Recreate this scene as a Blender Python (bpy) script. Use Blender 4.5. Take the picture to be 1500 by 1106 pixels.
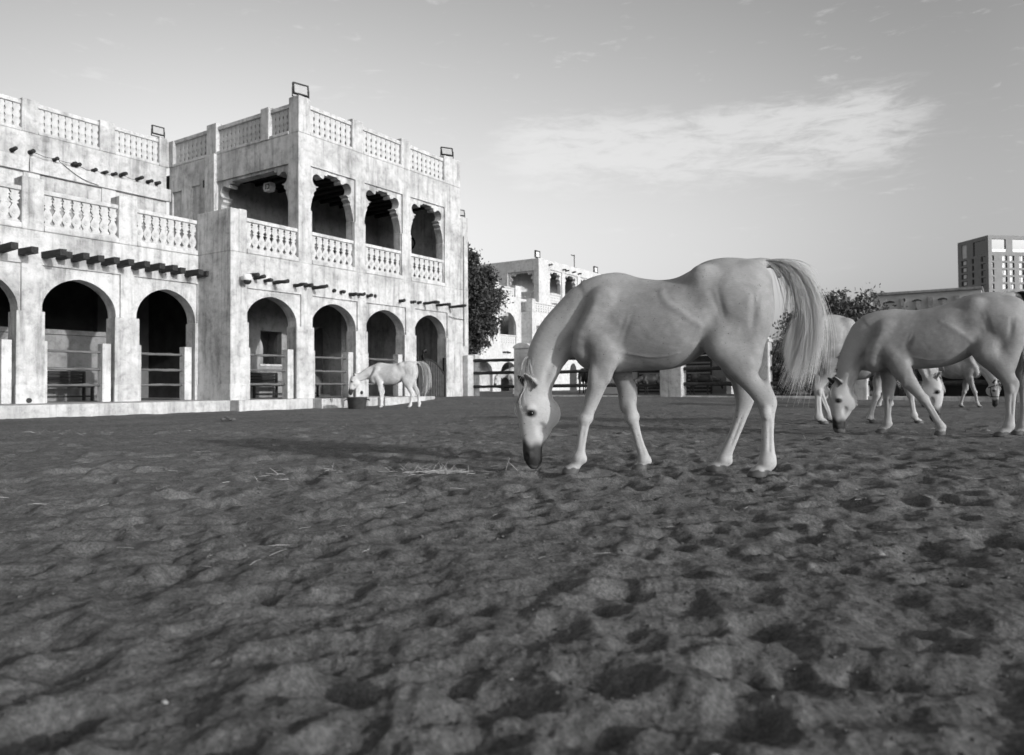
import bpy, bmesh, math, random
import numpy as np
from mathutils import Matrix, Vector

R = math.radians
scene = bpy.context.scene
for o in list(bpy.data.objects):
    bpy.data.objects.remove(o, do_unlink=True)
COL = scene.collection
rng = np.random.default_rng(7)
random.seed(7)

# ------------------------------------------------------------------ camera
cam_data = bpy.data.cameras.new('camera')
cam_data.sensor_width = 36.0
cam_data.lens = 36.0 * 1091.0 / 1500.0
cam_data.shift_y = -0.008
cam_data.clip_start = 0.05
cam_data.clip_end = 8000
cam = bpy.data.objects.new('camera', cam_data)
COL.objects.link(cam)
cam.matrix_world = (Matrix.Translation((0, 0, 0.70)) @ Matrix.Rotation(R(91.2), 4, 'X')
                    @ Matrix.Rotation(R(-0.35), 4, 'Z'))
cam_data.dof.use_dof = True
cam_data.dof.focus_distance = 6.4
cam_data.dof.aperture_fstop = 2.8
scene.camera = cam

# ------------------------------------------------------------------ sky and sun
SUN_EL = R(14.0)
SUN_AZ = math.atan2(-0.5535, 0.8328) - R(6.0)
SUN_DIR = Vector((math.cos(SUN_AZ) * math.cos(SUN_EL), math.sin(SUN_AZ) * math.cos(SUN_EL), math.sin(SUN_EL)))
world = bpy.data.worlds.new('World')
scene.world = world
world.use_nodes = True
wn, wl = world.node_tree.nodes, world.node_tree.links
wn.clear()
def WN(t, **kw):
    n = wn.new(t)
    for k, v in kw.items(): setattr(n, k, v)
    return n
w_out = WN('ShaderNodeOutputWorld')
w_bg = WN('ShaderNodeBackground')
w_bg.inputs['Strength'].default_value = 0.15
sky = WN('ShaderNodeTexSky')
sky.sky_type = 'NISHITA'
sky.sun_disc = False
sky.sun_elevation = SUN_EL
sky.sun_rotation = math.atan2(SUN_DIR.x, SUN_DIR.y)
sky.air_density = 1.0
sky.dust_density = 3.5
sky.ozone_density = 1.0
# black and white photograph: a blue-weighted conversion of the sky
w_bw = WN('ShaderNodeVectorMath', operation='DOT_PRODUCT')
wl.new(sky.outputs[0], w_bw.inputs[0])
w_bw.inputs[1].default_value = (0.20, 0.30, 0.50)
# thin cloud bank: noise laid out over azimuth and elevation of the sky
w_tc = WN('ShaderNodeTexCoord')
w_sep = WN('ShaderNodeSeparateXYZ')
wl.new(w_tc.outputs['Generated'], w_sep.inputs[0])
def WM(op, a, b=None, c=None, clamp=False):
    n = WN('ShaderNodeMath', operation=op)
    n.use_clamp = clamp
    for i, v in enumerate((a, b, c)):
        if v is None: continue
        if isinstance(v, (int, float)): n.inputs[i].default_value = v
        else: wl.new(v, n.inputs[i])
    return n.outputs[0]
w_az = WM('ARCTAN2', w_sep.outputs[0], w_sep.outputs[1])
w_el = WM('ARCSINE', w_sep.outputs[2])
w_comb = WN('ShaderNodeCombineXYZ')
wl.new(WM('MULTIPLY', w_az, 1.0), w_comb.inputs[0])
wl.new(WM('MULTIPLY', w_el, 4.2), w_comb.inputs[1])
def wnoise(scale, detail, rough, off, dist=0.0):
    mp = WN('ShaderNodeMapping')
    mp.inputs['Location'].default_value = off
    wl.new(w_comb.outputs[0], mp.inputs[0])
    n = WN('ShaderNodeTexNoise')
    n.inputs['Scale'].default_value = scale
    n.inputs['Detail'].default_value = detail
    n.inputs['Roughness'].default_value = rough
    n.inputs['Distortion'].default_value = dist
    wl.new(mp.outputs[0], n.inputs['Vector'])
    return n.outputs[0]
def wramp(v, lo, hi):
    n = WN('ShaderNodeMapRange')
    n.interpolation_type = 'SMOOTHSTEP'
    n.inputs['From Min'].default_value = lo
    n.inputs['From Max'].default_value = hi
    wl.new(v, n.inputs['Value'])
    return n.outputs[0]
n_big = wnoise(7.5, 8.0, 0.66, (0.85, 0.42, 0.0), 0.7)
n_fine = wnoise(22.0, 6.0, 0.65, (1.7, 0.3, 2.0), 0.6)
n_mix = WM('ADD', WM('MULTIPLY', n_big, 0.52), WM('MULTIPLY', n_fine, 0.48))
# the bank sits 14 to 21 degrees up, ahead and to the right
bank = WM('MULTIPLY', WM('MULTIPLY', wramp(w_el, R(12.0), R(16.6)), WM('SUBTRACT', 1.0, wramp(w_el, R(18.6), R(21.4)))),
          WM('MULTIPLY', wramp(w_az, R(-4.5), R(2.0)), WM('SUBTRACT', 1.0, wramp(w_az, R(25.0), R(35.0)))))
wisp = WM('MULTIPLY', wramp(n_mix, 0.55, 0.70), 0.34)
cloud = WM('MULTIPLY', wramp(WM('ADD', n_mix, WM('MULTIPLY', bank, 0.20)), 0.54, 0.76), bank)
cloud = WM('MAXIMUM', WM('MULTIPLY', cloud, 0.54), WM('MULTIPLY', wisp, wramp(w_el, R(6.0), R(14.0))), clamp=True)
w_mix = WN('ShaderNodeMix', data_type='FLOAT')
wl.new(cloud, w_mix.inputs[0])
# the sky is palest low in the north-west, straight ahead, and deepens smoothly away from there
w_dot = WN('ShaderNodeVectorMath', operation='DOT_PRODUCT')
wl.new(w_tc.outputs['Generated'], w_dot.inputs[0])
w_dot.inputs[1].default_value = Vector((-0.06, 0.97, 0.20)).normalized()
w_fade = WM('MULTIPLY_ADD', wramp(w_dot.outputs['Value'], 0.80, 1.0), 0.36, 0.92)
w_fade = WM('MULTIPLY', w_fade, WM('MULTIPLY_ADD', wramp(w_el, R(12.0), R(40.0)), -0.34, 1.04))   # deeper towards the zenith
w_val = WM('MULTIPLY', w_bw.outputs['Value'], w_fade)
wl.new(w_val, w_mix.inputs[2])
w_mix.inputs[3].default_value = 4.0
w_rgb = WN('ShaderNodeCombineColor')
for i in range(3): wl.new(w_mix.outputs[0], w_rgb.inputs[i])
wl.new(w_rgb.outputs[0], w_bg.inputs['Color'])
wl.new(w_bg.outputs[0], w_out.inputs['Surface'])

sun_data = bpy.data.lights.new('sun', 'SUN')
sun_data.energy = 2.0
sun_data.angle = R(1.0)
sun_data.color = (1.0, 0.995, 0.99)
sun = bpy.data.objects.new('sun', sun_data)
COL.objects.link(sun)
sun.rotation_euler = SUN_DIR.to_track_quat('Z', 'Y').to_euler()
sun.location = SUN_DIR * 60

scene.view_settings.view_transform = 'Standard'
scene.view_settings.look = 'None'
scene.view_settings.exposure = 0.55
scene.view_settings.gamma = 1.0
scene.cycles.use_denoising = True
scene.cycles.max_bounces = 6
scene.cycles.use_adaptive_sampling = True

# ------------------------------------------------------------------ materials (all neutral greys)
MAT = {}
def material(name, build):
    m = bpy.data.materials.new(name)
    m.use_nodes = True
    nt = m.node_tree
    bsdf = nt.nodes['Principled BSDF']
    build(nt, bsdf)
    MAT[name] = m
    return m
def nd(nt, t, **kw):
    n = nt.nodes.new(t)
    for k, v in kw.items(): setattr(n, k, v)
    return n
def noise(nt, scale, detail=6, rough=0.6, coord='Object', stretch=(1, 1, 1), dist=0.0):
    tc = nd(nt, 'ShaderNodeTexCoord')
    mp = nd(nt, 'ShaderNodeMapping')
    mp.inputs['Scale'].default_value = stretch
    nt.links.new(tc.outputs[coord], mp.inputs[0])
    n = nd(nt, 'ShaderNodeTexNoise')
    n.inputs['Scale'].default_value = scale
    n.inputs['Detail'].default_value = detail
    n.inputs['Roughness'].default_value = rough
    n.inputs['Distortion'].default_value = dist
    nt.links.new(mp.outputs[0], n.inputs['Vector'])
    return n.outputs[0]
def ramp(nt, fac, stops):
    r = nd(nt, 'ShaderNodeValToRGB')
    while len(r.color_ramp.elements) < len(stops): r.color_ramp.elements.new(0.5)
    for e, (p, v) in zip(r.color_ramp.elements, stops):
        e.position = p
        e.color = (v, v, v, 1)
    nt.links.new(fac, r.inputs[0])
    return r.outputs[0]
def mixc(nt, fac, a, b, mode='MIX'):
    n = nd(nt, 'ShaderNodeMix', data_type='RGBA', blend_type=mode)
    for i, v in ((0, fac), (6, a), (7, b)):
        if isinstance(v, (int, float)):
            n.inputs[i].default_value = v if i == 0 else (v, v, v, 1)
        else: nt.links.new(v, n.inputs[i])
    return n.outputs[2]
def bump(nt, h, strength, dist, prev=None):
    b = nd(nt, 'ShaderNodeBump')
    b.inputs['Strength'].default_value = strength
    b.inputs['Distance'].default_value = dist
    nt.links.new(h, b.inputs['Height'])
    if prev is not None: nt.links.new(prev, b.inputs['Normal'])
    return b.outputs[0]

def m_plaster(base, stain, dirty):
    def f(nt, b):
        big = noise(nt, 0.9, 8, 0.66, dist=0.3)
        mid = noise(nt, 4.5, 7, 0.68, dist=0.25)
        drip = noise(nt, 4.2, 6, 0.65, stretch=(1, 1, 0.10))
        fine = noise(nt, 26.0, 4, 0.6)
        c = ramp(nt, big, [(0.34, stain), (0.56, base)])
        c2 = ramp(nt, mid, [(0.33, 0.70), (0.50, 1.0), (0.70, 1.06)])
        c = mixc(nt, 1.0, c, c2, 'MULTIPLY')
        c3 = ramp(nt, drip, [(0.34, 1.0 - dirty), (0.47, 1.0 - dirty * .25), (0.56, 1.0)])
        c = mixc(nt, 1.0, c, c3, 'MULTIPLY')
        c4 = ramp(nt, fine, [(0.30, 0.80), (0.46, 1.0)])
        c = mixc(nt, 0.7, c, c4, 'MULTIPLY')
        nt.links.new(c, b.inputs['Base Color'])
        b.inputs['Roughness'].default_value = 0.92
        b.inputs['Specular IOR Level'].default_value = 0.15
        n1 = bump(nt, mid, 0.5, 0.03)
        n2 = bump(nt, fine, 0.5, 0.008, n1)
        nt.links.new(n2, b.inputs['Normal'])
    return f
material('plaster', m_plaster(0.56, 0.34, 0.42))
material('plaster_trim', m_plaster(0.58, 0.42, 0.32))
material('plaster_plinth', m_plaster(0.52, 0.34, 0.35))
material('plaster_far', m_plaster(0.58, 0.48, 0.12))
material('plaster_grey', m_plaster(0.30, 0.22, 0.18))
def m_simple(lo, hi, scale, rough=0.7, stretch=(1, 1, 1), bs=0.4, bd=0.01, metal=0.0, spec=0.3):
    def f(nt, b):
        n = noise(nt, scale, 6, 0.6, stretch=stretch)
        nt.links.new(ramp(nt, n, [(0.3, lo), (0.7, hi)]), b.inputs['Base Color'])
        b.inputs['Roughness'].default_value = rough
        b.inputs['Metallic'].default_value = metal
        b.inputs['Specular IOR Level'].default_value = spec
        if bs: nt.links.new(bump(nt, n, bs, bd), b.inputs['Normal'])
    return f
material('beam_wood', m_simple(0.018, 0.045, 14, 0.85, (1, 0.15, 1)))
material('log_wood', m_simple(0.07, 0.16, 12, 0.85, (0.2, 1, 1)))
material('rail_wood', m_simple(0.02, 0.055, 12, 0.85, (1, 0.2, 1)))
material('black_paint', m_simple(0.012, 0.03, 9, 0.55, bs=0.1))
material('white_paint', m_simple(0.7, 0.8, 9, 0.5, bs=0.05))
material('tub_rubber', m_simple(0.03, 0.07, 7, 0.7))
material('deep_shade_plaster', m_simple(0.03, 0.06, 2, 0.95))  # near-black plaster: the shade of the interiors put into the base colour
material('shade_plaster', m_simple(0.11, 0.17, 2.0, 0.95))  # inner plaster darkened so the room's shade sits in its colour
material('lamp_glass', m_simple(0.34, 0.42, 3, 0.15, bs=0, spec=0.6))
material('concrete_tower', m_simple(0.22, 0.27, 0.8, 0.85, bs=0.0))
material('window_dark', m_simple(0.02, 0.035, 1, 0.12, bs=0.0, spec=0.6))
material('window_bright', m_simple(0.55, 0.7, 1, 0.4, bs=0.0))
material('stone_wall', m_simple(0.34, 0.44, 1.2, 0.9))
material('louvre_grey', m_simple(0.10, 0.14, 5, 0.7, bs=0.1))
material('bark', m_simple(0.05, 0.10, 10, 0.95, (1, 1, 0.2)))
def m_leaf(lo, hi):
    def f(nt, b):
        n = noise(nt, 3.0, 3, 0.5)
        nt.links.new(ramp(nt, n, [(0.3, lo), (0.7, hi)]), b.inputs['Base Color'])
        b.inputs['Roughness'].default_value = 0.55
        b.inputs['Specular IOR Level'].default_value = 0.25
    return f
material('leaf', m_leaf(0.035, 0.085))
material('leaf_pale', m_leaf(0.06, 0.13))
def m_sand(nt, b):
    big = noise(nt, 0.55, 5, 0.6)
    mid = noise(nt, 9.0, 7, 0.65)
    grain = noise(nt, 90.0, 6, 0.75)
    vf = noise(nt, 420.0, 3, 0.7)
    c = ramp(nt, big, [(0.3, 0.145), (0.7, 0.205)])
    c = mixc(nt, 1.0, c, ramp(nt, mid, [(0.3, 0.68), (0.7, 1.22)]), 'MULTIPLY')
    c = mixc(nt, 1.0, c, ramp(nt, grain, [(0.30, 0.50), (0.52, 1.0), (0.72, 1.55)]), 'MULTIPLY')
    c = mixc(nt, 0.6, c, ramp(nt, vf, [(0.3, 0.7), (0.68, 1.1), (0.76, 1.9)]), 'MULTIPLY')
    crumb = noise(nt, 32.0, 6, 0.7)
    c = mixc(nt, 1.0, c, ramp(nt, crumb, [(0.32, 0.66), (0.55, 1.0), (0.72, 1.30)]), 'MULTIPLY')
    nt.links.new(c, b.inputs['Base Color'])
    b.inputs['Roughness'].default_value = 0.97
    b.inputs['Specular IOR Level'].default_value = 0.08
    n1 = bump(nt, mid, 0.9, 0.03)
    n1 = bump(nt, crumb, 0.9, 0.014, n1)
    n2 = bump(nt, grain, 0.9, 0.009, n1)
    n3 = bump(nt, vf, 0.6, 0.002, n2)
    nt.links.new(n3, b.inputs['Normal'])
material('sand', m_sand)
material('pebble', m_simple(0.16, 0.30, 30, 0.9))
material('clod', m_simple(0.08, 0.13, 40, 0.97))
material('straw', m_simple(0.26, 0.50, 20, 0.8, bs=0))
material('straw_dark', m_simple(0.06, 0.12, 20, 0.9, bs=0))
def m_coat(base, dark, speck):
    def f(nt, b):
        mot = noise(nt, 5.5, 5, 0.6, dist=0.5)
        hair = noise(nt, 120.0, 4, 0.6, stretch=(0.35, 1, 1))
        fleck = noise(nt, 60.0, 2, 0.5)
        c = ramp(nt, mot, [(0.3, base * 0.80), (0.7, base * 1.10)])
        soil = noise(nt, 2.2, 5, 0.65)
        c = mixc(nt, 1.0, c, ramp(nt, soil, [(0.36, 0.80), (0.60, 1.06)]), 'MULTIPLY')
        dap = nd(nt, 'ShaderNodeTexVoronoi')
        dap.inputs['Scale'].default_value = 17.0
        dtc = nd(nt, 'ShaderNodeTexCoord')
        nt.links.new(dtc.outputs['Object'], dap.inputs['Vector'])
        c = mixc(nt, 0.35, c, ramp(nt, dap.outputs['Distance'], [(0.15, 1.10), (0.62, 0.86)]), 'MULTIPLY')
        pa = nd(nt, 'ShaderNodeAttribute', attribute_name='pale')
        c = mixc(nt, pa.outputs['Fac'], c, min(.62, base * 1.75))
        c = mixc(nt, 1.0, c, ramp(nt, hair, [(0.3, 0.92), (0.7, 1.05)]), 'MULTIPLY')
        c = mixc(nt, 1.0, c, ramp(nt, fleck, [(0.27, 0.45 if speck else 0.9), (0.31, 1.0)]), 'MULTIPLY')
        at = nd(nt, 'ShaderNodeAttribute', attribute_name='skin')
        c = mixc(nt, at.outputs['Fac'], c, dark)
        ho = nd(nt, 'ShaderNodeAttribute', attribute_name='hoof')
        c = mixc(nt, ho.outputs['Fac'], c, 0.085 if base > 0.2 else 0.03)
        nt.links.new(c, b.inputs['Base Color'])
        b.inputs['Roughness'].default_value = 0.58
        b.inputs['Specular IOR Level'].default_value = 0.28
        b.inputs['Sheen Weight'].default_value = 0.03
        b.inputs['Sheen Roughness'].default_value = 0.4
        wr = noise(nt, 26.0, 5, 0.65, stretch=(0.6, 1, 1.6))
        n0 = bump(nt, wr, 0.35, 0.006, bump(nt, mot, 0.3, 0.014))
        nt.links.new(bump(nt, hair, 0.22, 0.0025, n0), b.inputs['Normal'])
    return f
material('coat', m_coat(0.275, 0.022, True))
material('coat_dull', m_coat(0.235, 0.010, False))
material('coat_white', m_coat(0.50, 0.02, False))
material('coat_black', m_coat(0.035, 0.012, False))
def m_hair(lo, hi):
    def f(nt, b):
        n = noise(nt, 30.0, 3, 0.6, stretch=(1, 1, 0.1))
        nt.links.new(ramp(nt, n, [(0.3, lo), (0.7, hi)]), b.inputs['Base Color'])
        b.inputs['Roughness'].default_value = 0.5
        b.inputs['Specular IOR Level'].default_value = 0.35
        tr = nd(nt, 'ShaderNodeBsdfTranslucent')
        tr.inputs['Color'].default_value = (hi, hi, hi, 1)
        mx = nd(nt, 'ShaderNodeMixShader')
        mx.inputs[0].default_value = 0.4
        nt.links.new(b.outputs[0], mx.inputs[1]); nt.links.new(tr.outputs[0], mx.inputs[2])
        nt.links.new(mx.outputs[0], nt.nodes['Material Output'].inputs['Surface'])
    return f
material('hair_white', m_hair(0.55, 0.80))
material('hair_grey', m_hair(0.16, 0.34))
material('hair_dark', m_hair(0.03, 0.06))
def m_eye(nt, b):
    b.inputs['Base Color'].default_value = (0.006, 0.006, 0.006, 1)
    b.inputs['Roughness'].default_value = 0.12
material('eye', m_eye)

# ------------------------------------------------------------------ mesh helpers
class MB:
    def __init__(s): s.v = []; s.f = []
    def add(s, vs, fs):
        n = len(s.v)
        s.v += [tuple(p) for p in vs]
        s.f += [tuple(n + i for i in f) for f in fs]
        return s
    def box(s, x0, x1, y0, y1, z0, z1, bev=0.0):
        if x1 < x0: x0, x1 = x1, x0
        if y1 < y0: y0, y1 = y1, y0
        if bev <= 0:
            vs = [(x, y, z) for z in (z0, z1) for y in (y0, y1) for x in (x0, x1)]
            fs = [(0, 2, 3, 1), (4, 5, 7, 6), (0, 1, 5, 4), (2, 6, 7, 3), (0, 4, 6, 2), (1, 3, 7, 5)]
            return s.add(vs, fs)
        b = min(bev, (x1 - x0) / 3, (y1 - y0) / 3, (z1 - z0) / 3)
        bm = bmesh.new()
        bmesh.ops.create_cube(bm, size=1.0)
        bmesh.ops.scale(bm, vec=(x1 - x0, y1 - y0, z1 - z0), verts=bm.verts)
        bmesh.ops.translate(bm, vec=((x0 + x1) / 2, (y0 + y1) / 2, (z0 + z1) / 2), verts=bm.verts)
        bmesh.ops.bevel(bm, geom=bm.edges[:], offset=b, segments=2, profile=0.6, affect='EDGES')
        bm.verts.index_update()
        s.add([v.co[:] for v in bm.verts], [[v.index for v in f.verts] for f in bm.faces])
        bm.free()
        return s
    def prism(s, pts, a0, a1, axis='y'):
        """pts: (p, z) outline, extruded along the other horizontal axis from a0 to a1"""
        n = len(pts)
        if axis == 'y': P = lambda p, a: (p[0], a, p[1])
        else: P = lambda p, a: (a, p[0], p[1])
        vs = [P(p, a0) for p in pts] + [P(p, a1) for p in pts]
        fs = [tuple(range(n)), tuple(range(2 * n - 1, n - 1, -1))]
        fs += [(i, n + i, n + (i + 1) % n, (i + 1) % n) for i in range(n)]
        return s.add(vs, fs)
    def tube(s, pts, rad, seg=8, cap=True, flat=1.0):
        pts = [Vector(p) for p in pts]
        if isinstance(rad, (int, float)): rad = [rad] * len(pts)
        n0 = len(s.v)
        up = Vector((0, 0, 1))
        for i, p in enumerate(pts):
            d = (pts[min(i + 1, len(pts) - 1)] - pts[max(i - 1, 0)]).normalized()
            a = d.cross(up)
            if a.length < 0.05: a = d.cross(Vector((1, 0, 0)))
            a.normalize()
            b = a.cross(d).normalized()
            for k in range(seg):
                t = 2 * math.pi * k / seg
                s.v.append(tuple(p + rad[i] * (a * math.cos(t) + b * math.sin(t) * flat)))
        for i in range(len(pts) - 1):
            for k in range(seg):
                q = n0 + i * seg
                s.f.append((q + k, q + (k + 1) % seg, q + seg + (k + 1) % seg, q + seg + k))
        if cap:
            s.f.append(tuple(n0 + k for k in range(seg))[::-1])
            s.f.append(tuple(n0 + (len(pts) - 1) * seg + k for k in range(seg)))
        return s
    def ball(s, c, r, seg=12, rings=8):
        if isinstance(r, (int, float)): r = (r, r, r)
        n0 = len(s.v)
        for i in range(rings + 1):
            ph = math.pi * i / rings
            for k in range(seg):
                t = 2 * math.pi * k / seg
                s.v.append((c[0] + r[0] * math.sin(ph) * math.cos(t), c[1] + r[1] * math.sin(ph) * math.sin(t), c[2] + r[2] * math.cos(ph)))
        for i in range(rings):
            for k in range(seg):
                q = n0 + i * seg
                s.f.append((q + k, q + seg + k, q + seg + (k + 1) % seg, q + (k + 1) % seg))
        return s
    def mesh(s, name, mat, smooth=False, fix=True):
        me = bpy.data.meshes.new(name)
        me.from_pydata(s.v, [], s.f)
        if fix:
            bm = bmesh.new()
            bm.from_mesh(me)
            bmesh.ops.remove_doubles(bm, verts=bm.verts, dist=1e-5)
            bmesh.ops.recalc_face_normals(bm, faces=bm.faces)
            bm.to_mesh(me)
            bm.free()
        me.materials.append(MAT[mat])
        if smooth: me.polygons.foreach_set('use_smooth', [True] * len(me.polygons))
        me.update()
        return me
    def build(s, name, mat, parent=None, smooth=False, fix=True):
        return obj(name, s.mesh(name, mat, smooth, fix), parent)
def obj(name, me, parent=None):
    o = bpy.data.objects.new(name, me)
    COL.objects.link(o)
    if parent is not None: o.parent = parent
    return o
def empty(name, loc=(0, 0, 0), rz=0.0):
    o = bpy.data.objects.new(name, None)
    o.empty_display_size = 0.3
    COL.objects.link(o)
    o.location = loc
    o.rotation_euler = (0, 0, rz)
    return o
def tag(o, label=None, cat=None, group=None, kind=None):
    if label: o['label'] = label
    if cat: o['category'] = cat
    if group: o['group'] = group
    if kind: o['kind'] = kind
    return o
def copy_tree(o, parent=None):
    c = o.copy()
    COL.objects.link(c)
    c.parent = parent
    for ch in list(o.children): copy_tree(ch, c)
    return c
def np_mesh(name, V, Fq, mat, smooth=True):
    me = bpy.data.meshes.new(name)
    nv, nf, k = len(V), len(Fq), Fq.shape[1]
    me.vertices.add(nv)
    me.vertices.foreach_set('co', np.ascontiguousarray(V, np.float32).ravel())
    me.loops.add(nf * k)
    me.loops.foreach_set('vertex_index', np.ascontiguousarray(Fq, np.int32).ravel())
    me.polygons.add(nf)
    me.polygons.foreach_set('loop_start', np.arange(0, nf * k, k, dtype=np.int32))
    me.polygons.foreach_set('loop_total', np.full(nf, k, np.int32))
    me.polygons.foreach_set('use_smooth', np.full(nf, smooth))
    me.update(calc_edges=True)
    me.materials.append(MAT[mat])
    return me

# ------------------------------------------------------------------ ground
def smooth01(a, lo, hi):
    t = np.clip((a - lo) / (hi - lo), 0, 1)
    return t * t * (3 - 2 * t)
_perm = rng.permutation(512)
_grad = rng.normal(size=(512, 2)); _grad /= np.linalg.norm(_grad, axis=1)[:, None]
def perlin(x, y):
    xi, yi = np.floor(x).astype(int), np.floor(y).astype(int)
    xf, yf = x - xi, y - yi
    u, v = xf * xf * xf * (xf * (xf * 6 - 15) + 10), yf * yf * yf * (yf * (yf * 6 - 15) + 10)
    def g(ix, iy, dx, dy):
        h = _perm[(_perm[ix & 511] + iy) & 511]
        return _grad[h, 0] * dx + _grad[h, 1] * dy
    a = g(xi, yi, xf, yf); b = g(xi + 1, yi, xf - 1, yf)
    c = g(xi, yi + 1, xf, yf - 1); d = g(xi + 1, yi + 1, xf - 1, yf - 1)
    return (a + u * (b - a)) + v * ((c + u * (d - c)) - (a + u * (b - a)))
def ground_base(x, y):
    x = np.asarray(x, float); y = np.asarray(y, float)
    z = 0.22 * smooth01(y + 0.35 * x, 24.0, 29.5)
    z = z + 0.05 * smooth01(x, 2.5, 4.5) * (1 - smooth01(y, 17, 22))
    z = z - 0.04 * smooth01(y, 12, 20) * smooth01(-x, 1.5, 4.0) * (1 - smooth01(y + 0.35 * x, 24, 29.5))
    return z
def build_ground():
    th_d = np.linspace(-0.92, 0.92, 620)
    th_c = np.linspace(0.92, 2 * math.pi - 0.92, 40)[1:-1]
    th = np.concatenate([th_d, th_c])
    r = [0.25]
    while r[-1] < 70: r.append(r[-1] * (1.0052 if r[-1] < 14 else 1.011))
    while r[-1] < 6000: r.append(r[-1] * 1.25)
    r = np.array(r)
    RR, TT = np.meshgrid(r, th, indexing='ij')
    X, Y = RR * np.sin(TT), RR * np.cos(TT)
    Z = ground_base(X, Y)
    near = 1 - smooth01(RR, 16, 30)
    wx = X + 0.10 * perlin(X * 2.1 + 9, Y * 2.1); wy = Y + 0.10 * perlin(X * 2.1, Y * 2.1 + 31)
    D = 0.024 * perlin(wx * 1.3, wy * 1.6) + 0.017 * perlin(wx * 3.0 + 5, wy * 3.4 + 8)
    D += 0.020 * perlin(wx * 7.5 + 50, wy * 7.5) + 0.014 * perlin(wx * 17 + 3, wy * 17 + 77)
    D += 0.013 * np.abs(perlin(wx * 34, wy * 34)) + 0.0075 * perlin(X * 62 + 1, Y * 62) * (0.5 + perlin(X * 5, Y * 5 + 40)) + 0.004 * perlin(X * 110, Y * 110 + 9) * (1 - smooth01(RR, 2.0, 4.0))
    D *= (0.75 + 0.25 * near) * (1 - smooth01(RR, 60, 90))
    D += (0.020 * perlin(X * 2.2 + 70, Y * 0.9 + 3) + 0.014 * perlin(X * 4.5 + 20, Y * 2.0 + 8)) * smooth01(RR, 5, 10) * (1 - smooth01(RR, 40, 60))
    D *= 0.62 - 0.10 * (1 - smooth01(RR, 1.5, 4.0))
    # hoof prints: scooped on one side, pushed up at the rim
    H = np.zeros_like(Z)
    n_r, n_t = len(r), len(th_d)
    dt = th_d[1] - th_d[0]
    def dent(cx, cy, rx, ry, rot, dep):
        R0 = math.hypot(cx, cy); t0 = math.atan2(cx, cy); m = max(rx, ry) * 2.1
        if R0 < m + 0.3: return
        i0, i1 = np.searchsorted(r, [R0 - m, R0 + m])
        a = m / R0
        j0, j1 = int(max(0, (t0 - a - th_d[0]) / dt)), int(min(n_t, (t0 + a - th_d[0]) / dt + 2))
        if j1 <= j0 or i1 <= i0: return
        dx, dy = X[i0:i1, j0:j1] - cx, Y[i0:i1, j0:j1] - cy
        c, s = math.cos(rot), math.sin(rot)
        u, v = (dx * c + dy * s) / rx, (-dx * s + dy * c) / ry
        q = u * u + v * v
        q = q * (1 + 0.35 * perlin(dx * 9 + cx * 7, dy * 9 + cy * 5))
        bowl = -np.exp(-np.maximum(q, 0) ** 2.4 * 0.9) * (1 + 0.35 * u + 0.25 * perlin(dx * 30 + cx, dy * 30))
        rim = 0.26 * np.exp(-((np.sqrt(np.maximum(q, 0)) - 1.45) / 0.5) ** 2) * (1 - 0.5 * u) * (1 + 0.9 * perlin(dx * 24 + cy * 3, dy * 24 + cx * 3))
        H[i0:i1, j0:j1] += dep * (bowl + rim)
    g = np.random.default_rng(21)
    for k in range(3000):
        R0 = 0.6 * (30 / 0.6) ** g.random(); t0 = g.uniform(-0.85, 0.85)
        sc = g.uniform(0.8, 1.35)
        if R0 < 3.2 and g.random() < 0.55: continue
        far = float(smooth01(R0, 3.5, 6.5))
        sc *= 1 + 0.45 * far
        dent(R0 * math.sin(t0), R0 * math.cos(t0), 0.085 * sc, 0.065 * sc * g.uniform(0.8, 1.2), g.uniform(-1.2, 1.2), g.uniform(0.006, 0.020) * (1 + 1.0 * far))
    for k in range(120):   # broad trampled hollows close by
        cx, cy = g.uniform(-3.6, 3.6), g.uniform(0.9, 5.2)
        sc = g.uniform(1.2, 2.0)
        dent(cx, cy, 0.12 * sc, 0.085 * sc, g.uniform(-0.6, 0.9), g.uniform(0.008, 0.021))
    Z = Z + D + H * (0.35 + 0.65 * near)
    n_th = len(th)
    I, J = np.meshgrid(np.arange(n_r - 1), np.arange(n_th), indexing='ij')
    J1 = (J + 1) % n_th
    Fq = np.stack([I * n_th + J, (I + 1) * n_th + J, (I + 1) * n_th + J1, I * n_th + J1], -1).reshape(-1, 4)[:, ::-1]
    V = np.stack([X, Y, Z], -1).reshape(-1, 3)
    # close the small disc under the camera
    c = len(V)
    V = np.vstack([V, [[0, 0, float(Z[0].mean())]]])
    tri = np.stack([np.arange(n_th), np.roll(np.arange(n_th), -1), np.full(n_th, c), np.full(n_th, c)], -1)
    me = np_mesh('ground', V, Fq, 'sand')
    o = obj('ground', me)
    tag(o, 'dark trampled sand of the horse yard full of hoof prints', 'ground', kind='structure')
    return r, th_d, Z[:, :n_t]
g_r, g_th, g_z = build_ground()
def gz(x, y):
    R0, t0 = math.hypot(x, y), math.atan2(x, y)
    i = int(np.clip(np.searchsorted(g_r, R0), 0, len(g_r) - 1))
    j = int(np.clip(np.searchsorted(g_th, t0), 0, len(g_th) - 1))
    return float(g_z[i, j])

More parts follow.
